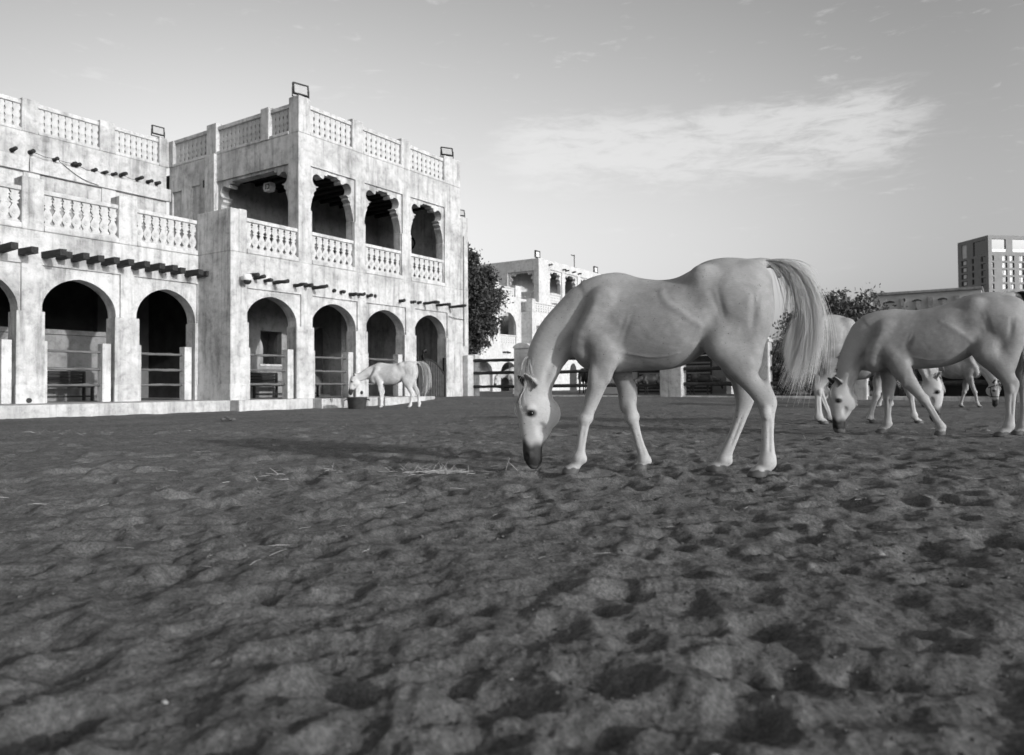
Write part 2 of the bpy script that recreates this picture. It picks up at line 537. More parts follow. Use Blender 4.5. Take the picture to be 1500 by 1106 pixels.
# ------------------------------------------------------------------ stable building (local x runs along the front, y into the building)
B_LOC = (-8.58, 22.69, 0.0)
B_ROT = math.atan2(0.8328, 0.5535)
def arch_pts(x0, x1, zs, za, inset=0.0, n=18):
    """opening outline from bottom left up over the arch to bottom right (without the bottom points)"""
    c, h = (x0 + x1) / 2, (x1 - x0) / 2
    out = []
    if inset: out += [(x0 + inset, zs - 0.02), (x0, zs - 0.02)]
    for i in range(n + 1):
        a = math.pi * (1 - i / n)
        z = zs + (za - zs) * (0.92 * math.sin(a) ** 0.92 + 0.08 * (1 - abs(math.cos(a))))
        out.append((c + h * math.cos(a), z))
    if inset: out += [(x1, zs - 0.02), (x1 - inset, zs - 0.02)]
    return out
def opening(x0, x1, zb, pts):
    return [(pts[0][0], zb)] + pts + [(pts[-1][0], zb)]
def arcade(mb, t0, t1, zb, zt, opens, a0, a1, axis='y'):
    P = [(t0, zt), (t0, zb)]
    for o in opens: P += o
    P += [(t1, zb), (t1, zt)]
    return mb.prism(P, a0, a1, axis)
def baluster_mesh(name, prof, pitch, h, mat, disc=True):
    mb = MB()
    th = 0.035
    prof = [(z, min(.492, w * 1.10 + .03)) for z, w in prof]
    L = [(-w * pitch, z * h) for z, w in prof]
    Rr = [(w * pitch, z * h) for z, w in reversed(prof)]
    mb.prism(L + Rr, -th, th)
    if disc:
        zc = 0.30 * h
        ring = []
        n = 10
        for k in range(n):
            a = 2 * math.pi * k / n
            ring.append((0.20 * pitch * math.cos(a), zc + 0.20 * pitch * math.sin(a)))
        mb.prism(ring, -th - 0.018, -th + 0.002)
    return mb.mesh(name, mat)
PROF_LOW = [(0, .30), (.03, .49), (.07, .47), (.10, .24), (.14, .20), (.20, .34), (.28, .45), (.36, .45), (.44, .33), (.52, .19), (.575, .14), (.59, .30), (.63, .30), (.65, .16), (.70, .30), (.76, .49), (.82, .30), (.855, .42), (.89, .24), (.93, .30), (1.0, .485)]
PROF_TOP = [(0, .49), (.05, .47), (.10, .30), (.16, .28), (.23, .45), (.31, .46), (.37, .33), (.42, .30), (.50, .46), (.58, .46), (.64, .31), (.70, .30), (.78, .46), (.87, .45), (.92, .36), (1.0, .485)]
BAL = {}
def balustrade(parent, p0, p1, zs, zr0, zr1, a, axis, style, n, mat='plaster_trim', wide=0.10):
    """railing between two posts: rail with balusters as sub-parts; a = plane offset; axis 'x': runs along local x"""
    L = p1 - p0
    pitch = L / n
    h = zr0 - zs
    key = (style, round(pitch, 3), round(h, 3), mat)
    if key not in BAL:
        BAL[key] = baluster_mesh('baluster', PROF_LOW if style == 'low' else PROF_TOP, pitch, h + 0.02, mat, style == 'low')
    mb = MB()
    if axis == 'x': mb.box(p0 + .002, p1 - .002, a - wide, a + wide, zr0, zr1, 0.02)
    else: mb.box(a - wide, a + wide, p0 + .002, p1 - .002, zr0, zr1, 0.02)
    rail = mb.build('balustrade', mat, parent)
    for k in range(n):
        o = obj('baluster', BAL[key], rail)
        c = p0 + (k + .5) * pitch
        jz = random.uniform(-.006, .006)
        if axis == 'x': o.location = (c, a, zs - 0.01)
        else:
            o.location = (a, c, zs - 0.01)
            o.rotation_euler = (0, 0, -math.pi / 2)
        o.rotation_euler.z += random.uniform(-.03, .03)
    return rail
def log_pts(x0, x1, y, z, r, n=9, wob=0.02, axis='x', sd=0):
    g = random.Random(sd)
    pts, rad = [], []
    for i in range(n):
        t = i / (n - 1)
        p = x0 + (x1 - x0) * t
        q, w = g.uniform(-wob, wob), g.uniform(-wob, wob) * .5
        pts.append((p, y + w, z + q) if axis == 'x' else (y + w, p, z + q))
        rad.append(r * g.uniform(.82, 1.15))
    return pts, rad
def ornate(x0, x1, zb, zj, zt):
    """scalloped keyhole opening outline; x0..x1 = width of the recessed panel, zt = top of the panel"""
    half = [(.07, zb), (.07, zj), (.04, zj + .02)]
    k = zt - 8.23
    q = [(.05, 6.74), (.09, 6.95), (.14, 7.14), (.21, 7.28), (.20, 7.36), (.31, 7.46), (.29, 7.53), (.40, 7.59)]
    cx, cz, rr = .36, 7.815, .215
    for i in range(13):
        a = R(-80 - i * 20)
        q.append((cx + rr * math.cos(a), cz + rr * math.sin(a)))
    q += [(.63, 7.93), (.67, 8.00), (.66, 8.06), (.80, 8.07), (.83, 8.13)]
    half += [(e, z + k) for e, z in q]
    left = [(x0 + e, z) for e, z in half]
    right = [(x1 - e, z) for e, z in reversed(half)]
    return left + right

stable = empty('stable_building', B_LOC, B_ROT)
tag(stable, 'large pale plastered stable building with arcades, balconies and fretwork balustrades', 'building')
def part(mb, name, mat='plaster', label=None, parent=stable, smooth=False):
    o = mb.build(name, mat, parent, smooth)
    if label: o['label'] = label
    return o

# --- tower, ground storey
T_ARCH = [(.59, 2.60), (3.23, 5.32), (5.80, 7.96), (8.52, 10.56)]
T_PAN = [(.60, 2.74), (3.22, 5.35), (5.79, 7.98), (8.51, 10.59)]
T_JAMB = [(.66, 2.54), (3.29, 5.26), (5.86, 7.90), (8.58, 10.50)]
ZP = 0.29
mb = MB()
arcade(mb, 0, 12.05, ZP - .35, 4.86, [opening(a, b, ZP - .35, arch_pts(a, b, 2.72, 3.60, .05)) for a, b in T_ARCH], .07, .50)
part(mb, 'arcade_wall')
mb = MB()
def frame_open(j, p, zb, zs, zt):
    return [(j[0], zb), (j[0], zs), (p[0], zs), (p[0], zt), (p[1], zt), (p[1], zs), (j[1], zs), (j[1], zb)]
arcade(mb, 0, 12.05, ZP - .35, 4.86, [frame_open(j, p, ZP - .35, 2.70, 3.78) for j, p in zip(T_JAMB, T_PAN)], 0, .068)
part(mb, 'arcade_frame')
cols = [(0, .66), (2.54, 3.29), (5.26, 5.86), (7.90, 8.58), (10.50, 11.25)]
for a, b in cols:
    part(MB().box(a - .012, b + .012, -.014, .06, ZP - .3, .78, .012), 'dado', 'plaster_trim')
# rear parts of the tower: side walls, floors, roof, inner walls
mb = MB(); mb.box(.0, .48, .503, 2.15, ZP - .3, 4.86); part(mb, 'side_wall')
mb = MB(); mb.box(.0, .30, .0, 1.72, 4.863, 6.20, .03); part(mb, 'terrace_parapet')
mb = MB(); mb.box(.303, .59, .0, .30, 4.863, 6.22, .03); part(mb, 'corner_post')
mb = MB(); mb.box(11.55, 12.05, .503, 9.0, ZP - .4, 8.05); part(mb, 'side_wall')
mb = MB(); mb.box(.49, 11.54, .503, 9.0, 4.60, 4.855); part(mb, 'upper_floor', 'deep_shade_plaster')
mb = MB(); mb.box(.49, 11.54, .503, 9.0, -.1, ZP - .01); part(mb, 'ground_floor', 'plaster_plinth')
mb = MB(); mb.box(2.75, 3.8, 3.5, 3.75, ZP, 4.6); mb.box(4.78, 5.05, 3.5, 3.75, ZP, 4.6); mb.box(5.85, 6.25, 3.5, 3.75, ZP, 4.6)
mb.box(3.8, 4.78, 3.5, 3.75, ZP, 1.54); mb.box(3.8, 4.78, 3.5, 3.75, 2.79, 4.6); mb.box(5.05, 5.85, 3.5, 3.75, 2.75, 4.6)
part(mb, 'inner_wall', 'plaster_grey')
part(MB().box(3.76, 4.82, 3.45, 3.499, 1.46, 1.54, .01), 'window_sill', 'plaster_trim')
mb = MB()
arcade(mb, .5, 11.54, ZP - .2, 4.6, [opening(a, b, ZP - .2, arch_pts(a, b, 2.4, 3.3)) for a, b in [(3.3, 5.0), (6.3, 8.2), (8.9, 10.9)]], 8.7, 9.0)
part(mb, 'rear_arcade', 'shade_plaster')
mb = MB()
arcade(mb, 3.9, 8.69, ZP - .2, 4.6, [opening(a, b, ZP - .2, arch_pts(a, b, 2.4, 3.3)) for a, b in [(4.6, 6.2), (6.8, 8.3)]], 8.25, 8.5, 'x')
part(mb, 'cross_arcade', 'plaster_grey')
# plinth blocks stepping forward along the front
part(MB().box(-.01, 2.86, -.44, .02, -.5, ZP - .004, .03), 'plinth', 'plaster_plinth')
part(MB().box(2.863, 5.50, -.86, .02, -.5, ZP - .006, .03), 'plinth', 'plaster_plinth')
part(MB().box(5.503, 8.30, -1.20, .02, -.5, ZP - .008, .03), 'plinth', 'plaster_plinth')
# posts and log rails inside the arches
def arch_rails(parent, j, v, sd, post_z=1.92):
    part(MB().box(j[0] - .02, j[0] + .10, v + .06, v + .34, ZP, post_z, .012), 'rail_post', 'plaster_trim', parent=parent)
    part(MB().box(j[1] - .32, j[1] - .08, v + .06, v + .34, ZP, post_z, .012), 'rail_post', 'plaster_trim', parent=parent)
    for i, z in enumerate((1.70, 1.22, .77)):
        pts, rad = log_pts(j[0] - .02, j[1] - .25, v + .20, z, .040, 11, .007, 'x', sd * 7 + i)
        part(MB().tube(pts, rad, 8), 'log_rail', 'log_wood', parent=parent, smooth=True)
for i in range(3): arch_rails(stable, T_JAMB[i], 0.0, i)
# --- balcony storey of the tower
for a, b in [(.59, 2.62), (3.20, 5.20), (5.75, 7.75), (8.30, 10.42)]:
    part(MB().box(a + .003, b - .003, -.035, .40, 4.863, 5.02, .04), 'sill', 'plaster_trim')
for (a, b), n in zip([(.59, 2.62), (3.20, 5.20), (5.75, 7.75), (8.30, 10.42)], (8, 7, 7, 7)):
    balustrade(stable, a, b, 5.02, 5.87, 5.99, .14, 'x', 'low', n)
U_JAMB = [(3.20, 5.20), (5.75, 7.75), (8.30, 10.42)]
U_PAN = [(3.14, 5.25), (5.70, 7.80), (8.26, 10.44)]
mb = MB()
arcade(mb, 2.62, 11.50, 4.865, 9.27, [frame_open(j, p, 4.865, 6.68, 8.23) for j, p in zip(U_JAMB, U_PAN)], 0, .068)
part(mb, 'balcony_frame')
mb = MB()
arcade(mb, 2.70, 11.50, 4.865, 9.27, [ornate(a, b, 4.865, 6.70, 8.23) for a, b in U_PAN], .07, .42)
part(mb, 'scalloped_arcade')
part(MB().box(11.503, 12.05, .0, .50, 4.863, 8.06, .03), 'buttress')
# left flank of the tower above the terrace
mb = MB()
arcade(mb, .0695, 7.5, 4.865, 9.27, [[(.52, 4.865), (.52, 8.27), (4.50, 8.27), (4.50, 4.865)],
       [(5.47, 4.865), (5.47, 8.32), (6.05, 8.32), (6.05, 4.865)], [(6.68, 4.865), (6.68, 8.28), (7.30, 8.28), (7.30, 4.865)]], 2.62, 2.69, 'x')
part(mb, 'flank_frame')
mb = MB()
flank_open = ornate(.52, 4.50, 4.865, 6.70, 8.27)
arcade(mb, .425, 7.5, 4.865, 9.27, [flank_open], 2.692, 3.04, 'x')
part(mb, 'scalloped_flank')
part(MB().box(2.50, 2.618, 4.47, 5.06, 5.6, 9.30, .02), 'pilaster', 'plaster')
part(MB().box(2.56, 2.617, 5.15, 5.25, 8.16, 8.42), 'vent', 'black_paint')
mb = MB(); mb.box(3.05, 11.49, .43, 8.8, 8.62, 9.2); part(mb, 'roof_slab', 'deep_shade_plaster')
for k in range(15):
    pts, rad = log_pts(.45, 4.55, 3.3 + k * .55, 8.53, .07, 5, .015, 'y', 90 + k)
    part(MB().tube(pts, rad, 7), 'ceiling_beam', 'beam_wood', smooth=True)
mb = MB(); mb.box(3.05, 4.3, 4.6, 4.85, 4.86, 8.61); mb.box(5.4, 8.4, 4.6, 4.85, 4.86, 8.61); mb.box(9.3, 11.5, 4.6, 4.85, 4.86, 8.61)
mb.box(4.3, 5.4, 4.6, 4.85, 7.0, 8.61); mb.box(8.4, 9.3, 4.6, 4.85, 7.1, 8.61)
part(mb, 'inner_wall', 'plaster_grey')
mb = MB(); mb.box(4.0, 11.5, 6.5, 6.7, 4.86, 8.61); part(mb, 'inner_wall', 'deep_shade_plaster')
for a in (3.4, 6.2, 7.4, 9.7):
    part(MB().box(a, a + .75, 4.54, 4.598, 5.9, 7.4, .01), 'wall_panel', 'plaster_grey')
mb = MB(); mb.box(11.2, 11.49, .43, 8.8, 4.86, 8.61); part(mb, 'side_wall')
pts = [(11.19, 2.6 + .26 * math.cos(a), 7.1 + .26 * math.sin(a)) for a in np.linspace(0, 2 * math.pi, 17)]
part(MB().tube(pts, .05, 6), 'round_vent', 'black_paint')
# --- roof parapets of the tower
def parapet_x(spans, v, zs=9.38, n=8):
    for (a, b), m in spans:
        part(MB().box(a + .003, b - .003, v - .02, v + .32, 9.272, 9.385, .03), 'parapet_sill', 'plaster_trim')
        balustrade(stable, a, b, 9.385, 10.19, 10.33, v + .14, 'x', 'top', m)
parapet_x([((3.14, 5.10), 8), ((5.64, 7.73), 8), ((8.26, 10.42), 8)], 0)
for a, b, z in [(2.62, 3.14, 10.52), (5.10, 5.64, 10.45), (7.73, 8.26, 10.45), (10.42, 11.50, 10.46)]:
    part(MB().box(a, b, -.01, .50, 9.274, z, .03), 'parapet_post')
for (a, b), m in [((.50, 1.50), 5), ((1.94, 4.47), 11), ((5.06, 7.52), 9)]:
    part(MB().box(2.60, 2.94, a + .003, b - .003, 9.272, 9.385, .03), 'parapet_sill', 'plaster_trim')
    balustrade(stable, a, b, 9.385, 10.19, 10.33, 2.76, 'y', 'top', m)
for a, b, z in [(1.50, 1.94, 10.42), (4.47, 5.06, 10.46), (7.22, 7.50, 10.3)]:
    part(MB().box(2.58, 2.98, a, b, 9.274, z, .03), 'parapet_post')

# --- long wing to the left
W_ARCH = [(-9.85, -7.78), (-7.20, -5.14), (-4.58, -2.58), (-1.98, -.05)]
W_PAN = [(-9.87, -7.74), (-7.22, -5.09), (-4.59, -2.48), (-2.08, -.02)]
W_JAMB = [(-9.78, -7.84), (-7.13, -5.20), (-4.52, -2.64), (-1.92, -.10)]
VA = 1.65
mb = MB()
arcade(mb, -10.6, -.003, ZP - .2, 4.86, [opening(a, b, ZP - .2, arch_pts(a, b, 2.72, 3.70, .05)) for a, b in W_ARCH], VA + .07, VA + .5)
part(mb, 'arcade_wall')
mb = MB()
arcade(mb, -10.6, -.003, ZP - .2, 4.86, [frame_open(j, p, ZP - .2, 2.72, 3.97) for j, p in zip(W_JAMB, W_PAN)], VA, VA + .068)
part(mb, 'arcade_frame')
for a, b in [(-10.6, -9.78), (-7.84, -7.13), (-5.20, -4.52), (-2.64, -1.92)]:
    part(MB().box(a - .012, b + .012, VA - .014, VA + .06, ZP - .1, .78, .012), 'dado', 'plaster_trim')
part(MB().box(-.018, .002, .02, VA - .02, ZP - .1, .78), 'dado', 'plaster_trim')
for i in range(4): arch_rails(stable, W_JAMB[i], VA, 20 + i, 1.95)
part(MB().box(-10.6, -.014, -.02, 2.2, -.5, ZP - .002, .04), 'plinth', 'plaster_plinth')
mb = MB(); mb.box(-10.6, .487, 2.2, 9.0, -.1, ZP - .012); part(mb, 'ground_floor', 'plaster_plinth')
mb = MB(); mb.box(-10.6, -.9, 5.05, 5.30, ZP - .01, 2.36); part(mb, 'half_wall', 'plaster_grey')
part(MB().box(-10.6, -.88, 4.97, 5.32, 2.363, 2.52, .02), 'wall_coping', 'plaster_grey')
mb = MB(); mb.box(-10.6, 2.7, 9.0, 9.25, ZP - .1, 4.6); part(mb, 'rear_wall', 'deep_shade_plaster')
mb = MB(); mb.box(-10.6, -10.35, 2.2, 9.0, ZP - .1, 4.6); part(mb, 'end_wall', 'deep_shade_plaster')
mb = MB(); mb.box(-10.6, .48, 2.152, 9.25, 4.603, 4.858); part(mb, 'terrace_floor', 'deep_shade_plaster')
mb = MB(); mb.box(-10.3, .4, 3.2, 3.5, 3.95, 4.60); part(mb, 'ceiling_beam', 'shade_plaster')
mb = MB(); mb.box(2.5, 2.74, 3.76, 8.99, ZP - .1, 4.6); part(mb, 'inner_wall', 'deep_shade_plaster')
# balcony of the wing
for a, b in [(-10.0, -7.74), (-7.20, -5.10), (-4.56, -2.55), (-2.0, -.02)]:
    part(MB().box(a + .003, b - .003, VA - .05, VA + .34, 4.863, 5.03, .045), 'sill', 'plaster_trim')
    balustrade(stable, a, b, 5.03, 5.87, 5.99, VA + .12, 'x', 'low', 8)
for a, b in [(-10.6, -10.0), (-7.74, -7.20), (-5.10, -4.56), (-2.55, -2.0)]:
    part(MB().box(a, b, VA - .02, VA + .46, 4.863, 6.26, .03), 'balcony_post')
# upper wall of the wing, set far back
VW = 7.5
mb = MB(); mb.box(-10.6, 2.49, VW, 7.9, 4.862, 9.27); part(mb, 'upper_wall')
part(MB().box(-10.6, 2.612, VW - .14, VW - .003, 7.92, 8.40, .02), 'fascia', 'plaster_trim')
for a in (-7.9, -5.3, -2.6, -.02):
    part(MB().box(a, a + .5, VW - .06, VW - .002, 4.863, 7.915), 'pilaster')
    part(MB().box(a + .75, a + 1.85, VW - .035, VW - .002, 4.863, 7.2), 'shutter', 'plaster_grey')
parapet_x([((-9.8, -7.9), 9), ((-7.35, -5.3), 9), ((-4.78, -2.64), 9), ((-2.13, -.08), 9), ((.47, 2.19), 8)], VW)
for a, b in [(-10.4, -9.8), (-7.9, -7.35), (-5.3, -4.78), (-2.64, -2.13), (-.08, .47), (2.19, 2.60)]:
    part(MB().box(a, b, VW - .02, VW + .46, 9.274, 10.40, .03), 'parapet_post')
# --- timber ends
for t, L in [(-9.9, .8), (-9.4, .75), (-8.9, .8), (-8.4, .7), (-7.9, .8), (-7.4, .75), (-6.9, .8), (-6.4, .75), (-5.98, .8), (-5.58, .85), (-5.1, .77), (-4.54, 1.05), (-4.18, .58), (-3.79, .76), (-3.37, .72), (-2.97, .77), (-2.52, .72), (-2.1, .77), (-1.68, .89), (-1.25, .78), (-.87, .57), (-.4, .8), (.02, .54)]:
    dz = random.uniform(-.012, .012)
    v0 = VA + .1
    o = part(MB().box(-.085, .085, -L * .93 - .1, 0, -.085, .085, .012), 'beam_end', 'beam_wood')
    o.location = (t, v0 if t < -.05 else VA + .05, 4.25 + dz)
    o.rotation_euler = (random.uniform(-.02, .02), random.uniform(-.05, .05), random.uniform(-.03, .03))
for t, L, z in [(.55, .6, 4.14), (.87, .49, 4.12), (1.25, .37, 4.07), (1.6, .71, 4.05), (2.43, .61, 4.05), (2.88, .38, 4.08), (3.24, .7, 4.06), (4.16, .1, 4.05), (4.51, .22, 4.04), (4.95, .39, 3.99), (5.36, .35, 4.03), (5.82, .26, 4.03), (6.23, .06, 4.07), (7.59, .28, 4.01), (8.27, .05, 4.02), (8.39, .14, 4.03), (8.69, .16, 4.04), (9.04, .81, 4.04), (9.85, .73, 4.03), (10.7, .89, 4.03)]:
    pts, rad = log_pts(.08, -L, t, z, .062, 6, .014, 'y', int(t * 100))
    part(MB().tube(pts, rad, 8), 'beam_end', 'beam_wood', smooth=True)
for t, z in [(-8.4, 8.5), (-7.6, 8.5), (-6.9, 8.52), (-6.0, 8.5), (-5.2, 8.5), (-4.4, 8.52), (-3.6, 8.5), (-2.95, 8.5), (-2.39, 8.56), (-1.63, 8.5), (-1.03, 8.49), (-.91, 8.48), (-.33, 8.44), (.02, 8.43), (.38, 8.46), (.67, 8.5), (1.29, 8.5), (1.71, 8.49), (2.06, 8.51)]:
    pts, rad = log_pts(VW + .05, VW - random.uniform(.22, .42), t, z + .04, .068, 4, .01, 'y', int(t * 77))
    part(MB().tube(pts, rad, 8), 'beam_end', 'beam_wood', smooth=True)
# loose cables across the fascia
def cable(pts, r=.011):
    part(MB().tube([(a, VW - .17, b) for a, b in pts], r, 5), 'cable', 'tub_rubber', smooth=True)
cable([(-2.39, 8.6), (-2.0, 8.52), (-1.63, 8.53), (-1.3, 8.5), (-1.03, 8.53), (-.6, 8.40), (-.33, 8.47), (0, 8.40), (.38, 8.44), (.67, 8.52), (1.0, 8.45), (1.29, 8.5)])
cable([(-1.55, 8.5), (-1.3, 8.34), (-1.0, 8.16), (-.75, 8.05), (-.5, 7.99), (-.2, 7.95)])
cable([(-2.45, 8.5), (-2.47, 8.2), (-2.46, 7.93)])
part(MB().tube([(11.7, -.03, 7.2), (11.7, -.035, 2.4)], .03, 6), 'downpipe', 'plaster_grey')
part(MB().tube([(10.6, -.06, 3.62), (11.1, -.08, 3.56), (11.68, -.06, 3.55)], .014, 5), 'cable', 'tub_rubber')
part(MB().box(10.50, 12.05, -.013, .06, ZP - .4, .78, .012), 'dado', 'plaster_trim')
part(MB().box(11.62, 12.04, -.30, -.002, -.2, 2.0, .05), 'buttress', 'plaster')
part(MB().box(12.06, 12.40, -.36, .10, -.2, 2.05, .05), 'gate_post', 'plaster')
# drain holes
for t, z in [(-4.9, .37)]:
    part(MB().tube([(t, VA - .03, z), (t, VA + .02, z)], .07, 10), 'drain_pipe', 'black_paint')
part(MB().tube([(5.52, -.03, .45), (5.52, .02, .45)], .07, 10), 'drain_pipe', 'black_paint')

# ---- fittings that hang on or stand in the building (things of their own)
BM = Matrix.Translation(B_LOC) @ Matrix.Rotation(B_ROT, 4, 'Z')
def bw(t, v, z): return BM @ Vector((t, v, z))
def floodlight(t, v, z, yaw, tilt, s, label):
    root = empty('floodlight', bw(t, v, z), B_ROT + yaw)
    tag(root, label, 'floodlight', 'floodlights on the roof posts')
    fr = MB()
    w, h, d = .30 * s, .21 * s, .05 * s
    c, sn = math.cos(tilt), math.sin(tilt)
    def tr(m):
        m.v = [(x, y * c - (zz - .30 * s) * sn, .30 * s + y * sn + (zz - .30 * s) * c) for x, y, zz in m.v]
        return m
    zc = .30 * s
    fr.box(-w, w, -d, d, zc + h - .04 * s, zc + h); fr.box(-w, w, -d, d, zc - h, zc - h + .04 * s)
    fr.box(-w, -w + .04 * s, -d, d, zc - h + .04 * s, zc + h - .04 * s); fr.box(w - .04 * s, w, -d, d, zc - h + .04 * s, zc + h - .04 * s)
    fr.box(-w * .8, w * .8, d + .001, d + .09 * s, zc - h * .7, zc + h * .7)
    tr(fr).build('housing', 'black_paint', root)
    tr(MB().box(-w + .045 * s, w - .045 * s, -d * .3, d * .6, zc - h + .045 * s, zc + h - .045 * s)).build('glass', 'lamp_glass', root)
    b = MB(); b.box(-w - .03 * s, -w - .004 * s, -.02, .02, 0, zc + .02 * s); b.box(w + .004 * s, w + .03 * s, -.02, .02, 0, zc + .02 * s); b.box(-w - .03 * s, w + .03 * s, -.02, .02, -.012, .012)
    b.build('bracket', 'black_paint', root)
floodlight(2.90, .22, 10.535, -.25, -.12, .95, 'square black floodlight on the tall corner post of the tower')
floodlight(2.20, VW + .1, 10.42, -.1, -.1, .8, 'small black floodlight on the roof post where wing and tower meet')
floodlight(10.85, .20, 10.48, -.55, -.30, .9, 'black floodlight tilted on the far right roof post of the tower')
floodlight(11.8, .22, 8.08, -.4, -.25, .7, 'small floodlight on the lower buttress at the tower end')
def dome_camera():
    root = empty('security_camera', bw(.40, -.05, 3.95), B_ROT)
    tag(root, 'white dome security camera under the first beam ends of the tower', 'security camera')
    MB().box(-.05, .05, -.10, .06, .05, .17, .02).build('bracket', 'white_paint', root)
    MB().tube([(0, -.22, .20), (0, -.22, .02)], [.13, .15], 14).tube([(0, -.02, .14), (0, -.18, .14)], .04, 8).build('housing', 'white_paint', root, True)
    MB().ball((0, -.22, .0), (.125, .125, .11), 14, 8).build('dome', 'black_paint', root, True)
dome_camera()
def porch_light():
    root = empty('porch_light', bw(3.6, 2.75, 8.02), B_ROT)
    tag(root, 'white boxy light fitting hanging inside the open flank of the tower', 'lamp')
    MB().prism([(-.15, -.17), (.15, -.17), (.22, -.02), (.18, .14), (-.18, .14), (-.22, -.02)], -.11, .11, 'x').build('casing', 'white_paint', root)
    m = MB(); m.box(-.128, -.112, -.15, -.02, -.10, -.07); m.box(-.128, -.112, -.15, -.02, .05, .08); m.box(-.128, -.112, .03, .06, -.10, .08); m.box(-.128, -.112, -.15, -.12, -.07, .05)
    m.build('grille', 'black_paint', root)
    MB().tube([(0, 0, .16), (0, 0, .5)], .02, 6).build('rod', 'black_paint', root)
porch_light()
def gate():
    root = empty('metal_gate', bw(8.68, .03, .14), B_ROT)
    tag(root, 'dark arched metal gate standing in the rightmost arch of the tower', 'gate')
    W = 1.72
    def top(x): return 1.62 - .55 * ((x - .6) / 1.05) ** 2 if x >= .6 else 1.62 - .3 * ((.6 - x) / .6) ** 2
    arcp = [(x, 0, top(x)) for x in np.linspace(0.0, W, 15)]
    fr = MB().tube(arcp, .045, 8)
    fr.box(-.02, W, -.035, .035, .02, .10); fr.box(W - .06, W + .03, -.05, .05, 0, 1.72); fr.box(-.05, .03, -.05, .05, 0, 1.75)
    fr.build('frame', 'black_paint', root)
    for k in range(11):
        x = .06 + k * .15
        zt = np.interp(x, [p[0] for p in arcp], [p[2] for p in arcp])
        MB().box(x, x + .125, -.012, .012, .10, float(zt) - .02).build('slat', 'tub_rubber', root)
    pts = [(.40, 0, 1.55), (.30, 0, 1.75), (.36, 0, 1.95), (.48, 0, 2.02), (.54, 0, 1.90)]
    MB().tube(pts, [.05, .06, .07, .06, .03], 8).build('finial', 'black_paint', root, True)
gate()
def bench(t, v, w, label, h=.9, grp='dark benches inside the arcade'):
    root = empty('bench', bw(t, v, ZP - .01), B_ROT)
    tag(root, label, 'bench', grp)
    for x in (0, w - .07):
        for y in (0, .5): MB().box(x, x + .07, y, y + .07, 0, .42 if y == 0 else h).build('leg', 'black_paint', root)
    for k in range(4): MB().box(-.02, w + .02, .0 + k * .14, .12 + k * .14, .42, .46).build('seat_slat', 'black_paint', root)
    for k in range(4): MB().box(-.02, w + .02, .55, .58, .52 + k * .11, .61 + k * .11).build('back_slat', 'black_paint', root)
    MB().box(.07, w - .07, .02, .05, .12, .17).build('stretcher', 'black_paint', root)
bench(-3.65, 4.25, 1.75, 'black slatted bench against the half wall in the second wing arch')
bench(-6.3, 4.25, 1.75, 'black slatted bench at the left picture edge inside the wing arcade')
bench(2.95, 2.75, 1.45, 'black slatted bench below the window inside the first tower arch')
bench(4.9, 2.9, 1.2, 'low black bench inside the second tower arch beside the feeding horse', .6)
# feed tub
def tub():
    c = Vector((-5.00, 24.02)); z0 = -.06
    root = empty('feed_tub', (c.x, c.y, z0))
    tag(root, 'round dark rubber feed tub on the sand in front of the plinth', 'tub')
    m = MB(); n = 24
    prof = [(.24, 0), (.27, .02), (.315, .36), (.335, .375), (.335, .40), (.30, .40), (.285, .36), (.25, .08), (0.001, .07)]
    for i, (r_, z_) in enumerate(prof):
        for k in range(n): m.v.append((r_ * math.cos(2 * math.pi * k / n), r_ * math.sin(2 * math.pi * k / n), z_))
    for i in range(len(prof) - 1):
        for k in range(n): m.f.append((i * n + k, i * n + (k + 1) % n, (i + 1) * n + (k + 1) % n, (i + 1) * n + k))
    m.build('shell', 'tub_rubber', root, True)
    for sgn in (-1, 1):
        MB().tube([(sgn * .32, -.09, .33), (sgn * .40, -.06, .30), (sgn * .40, .06, .30), (sgn * .32, .09, .33)], .014, 6).build('handle', 'tub_rubber', root, True)
tub()

# ------------------------------------------------------------------ yard fence, square to the front of the stable
def fence_obj(k): return bw(12.05, -k, 0)
FR = B_ROT - math.pi / 2          # local x runs away from the building along the fence, local y into the next yard
def fence_pillar(k0, k1, top, label, dep=.5):
    p = fence_obj((k0 + k1) / 2)
    root = empty('fence_pillar', (p.x, p.y, gz(p.x, p.y) - .05), FR)
    tag(root, label, 'pillar', 'plastered pillars of the yard fence')
    w = (k1 - k0) / 2
    MB().box(-w, w, -dep / 2, dep / 2, -.15, top, .04).build('shaft', 'plaster_plinth', root)
    m = MB()
    pts = [(-w - .03, top), (-w - .03, top + .07), (-w * .75, top + .16), (-w * .35, top + .22), (w * .35, top + .22), (w * .75, top + .16), (w + .03, top + .07), (w + .03, top)]
    m.prism(pts, -dep / 2 - .03, dep / 2 + .03)
    m.build('cap', 'plaster_trim', root)
fence_pillar(2.55, 3.35, 2.05, 'plastered fence pillar with rounded cap just left of the nearest horse')
fence_pillar(9.0, 9.85, 1.95, 'plastered fence pillar seen under the belly of the nearest horse')
fence_pillar(12.35, 12.95, 1.95, 'plastered fence pillar seen behind the tail of the nearest horse')
fence_pillar(15.4, 16.0, 1.9, 'plastered fence pillar behind the head of the right grazing horse')
fence_pillar(19.9, 20.8, 1.9, 'plastered fence pillar at the right picture edge')
def fence_rails(k0, k1, label, zs=(1.76, 1.22, .64), sd=0):
    p = fence_obj(k0)
    root = empty('rail_fence', (p.x, p.y, 0), FR)
    tag(root, label, 'fence', 'dark log rails between the fence pillars')
    for i, z in enumerate(zs):
        pts, rad = log_pts(0, k1 - k0, 0, z, .068, 9, .014, 'x', sd * 5 + i)
        MB().tube(pts, rad, 8).build('rail', 'rail_wood', root, True)
fence_rails(.30, 2.6, 'dark log rails between tower corner and first fence pillar', sd=1)
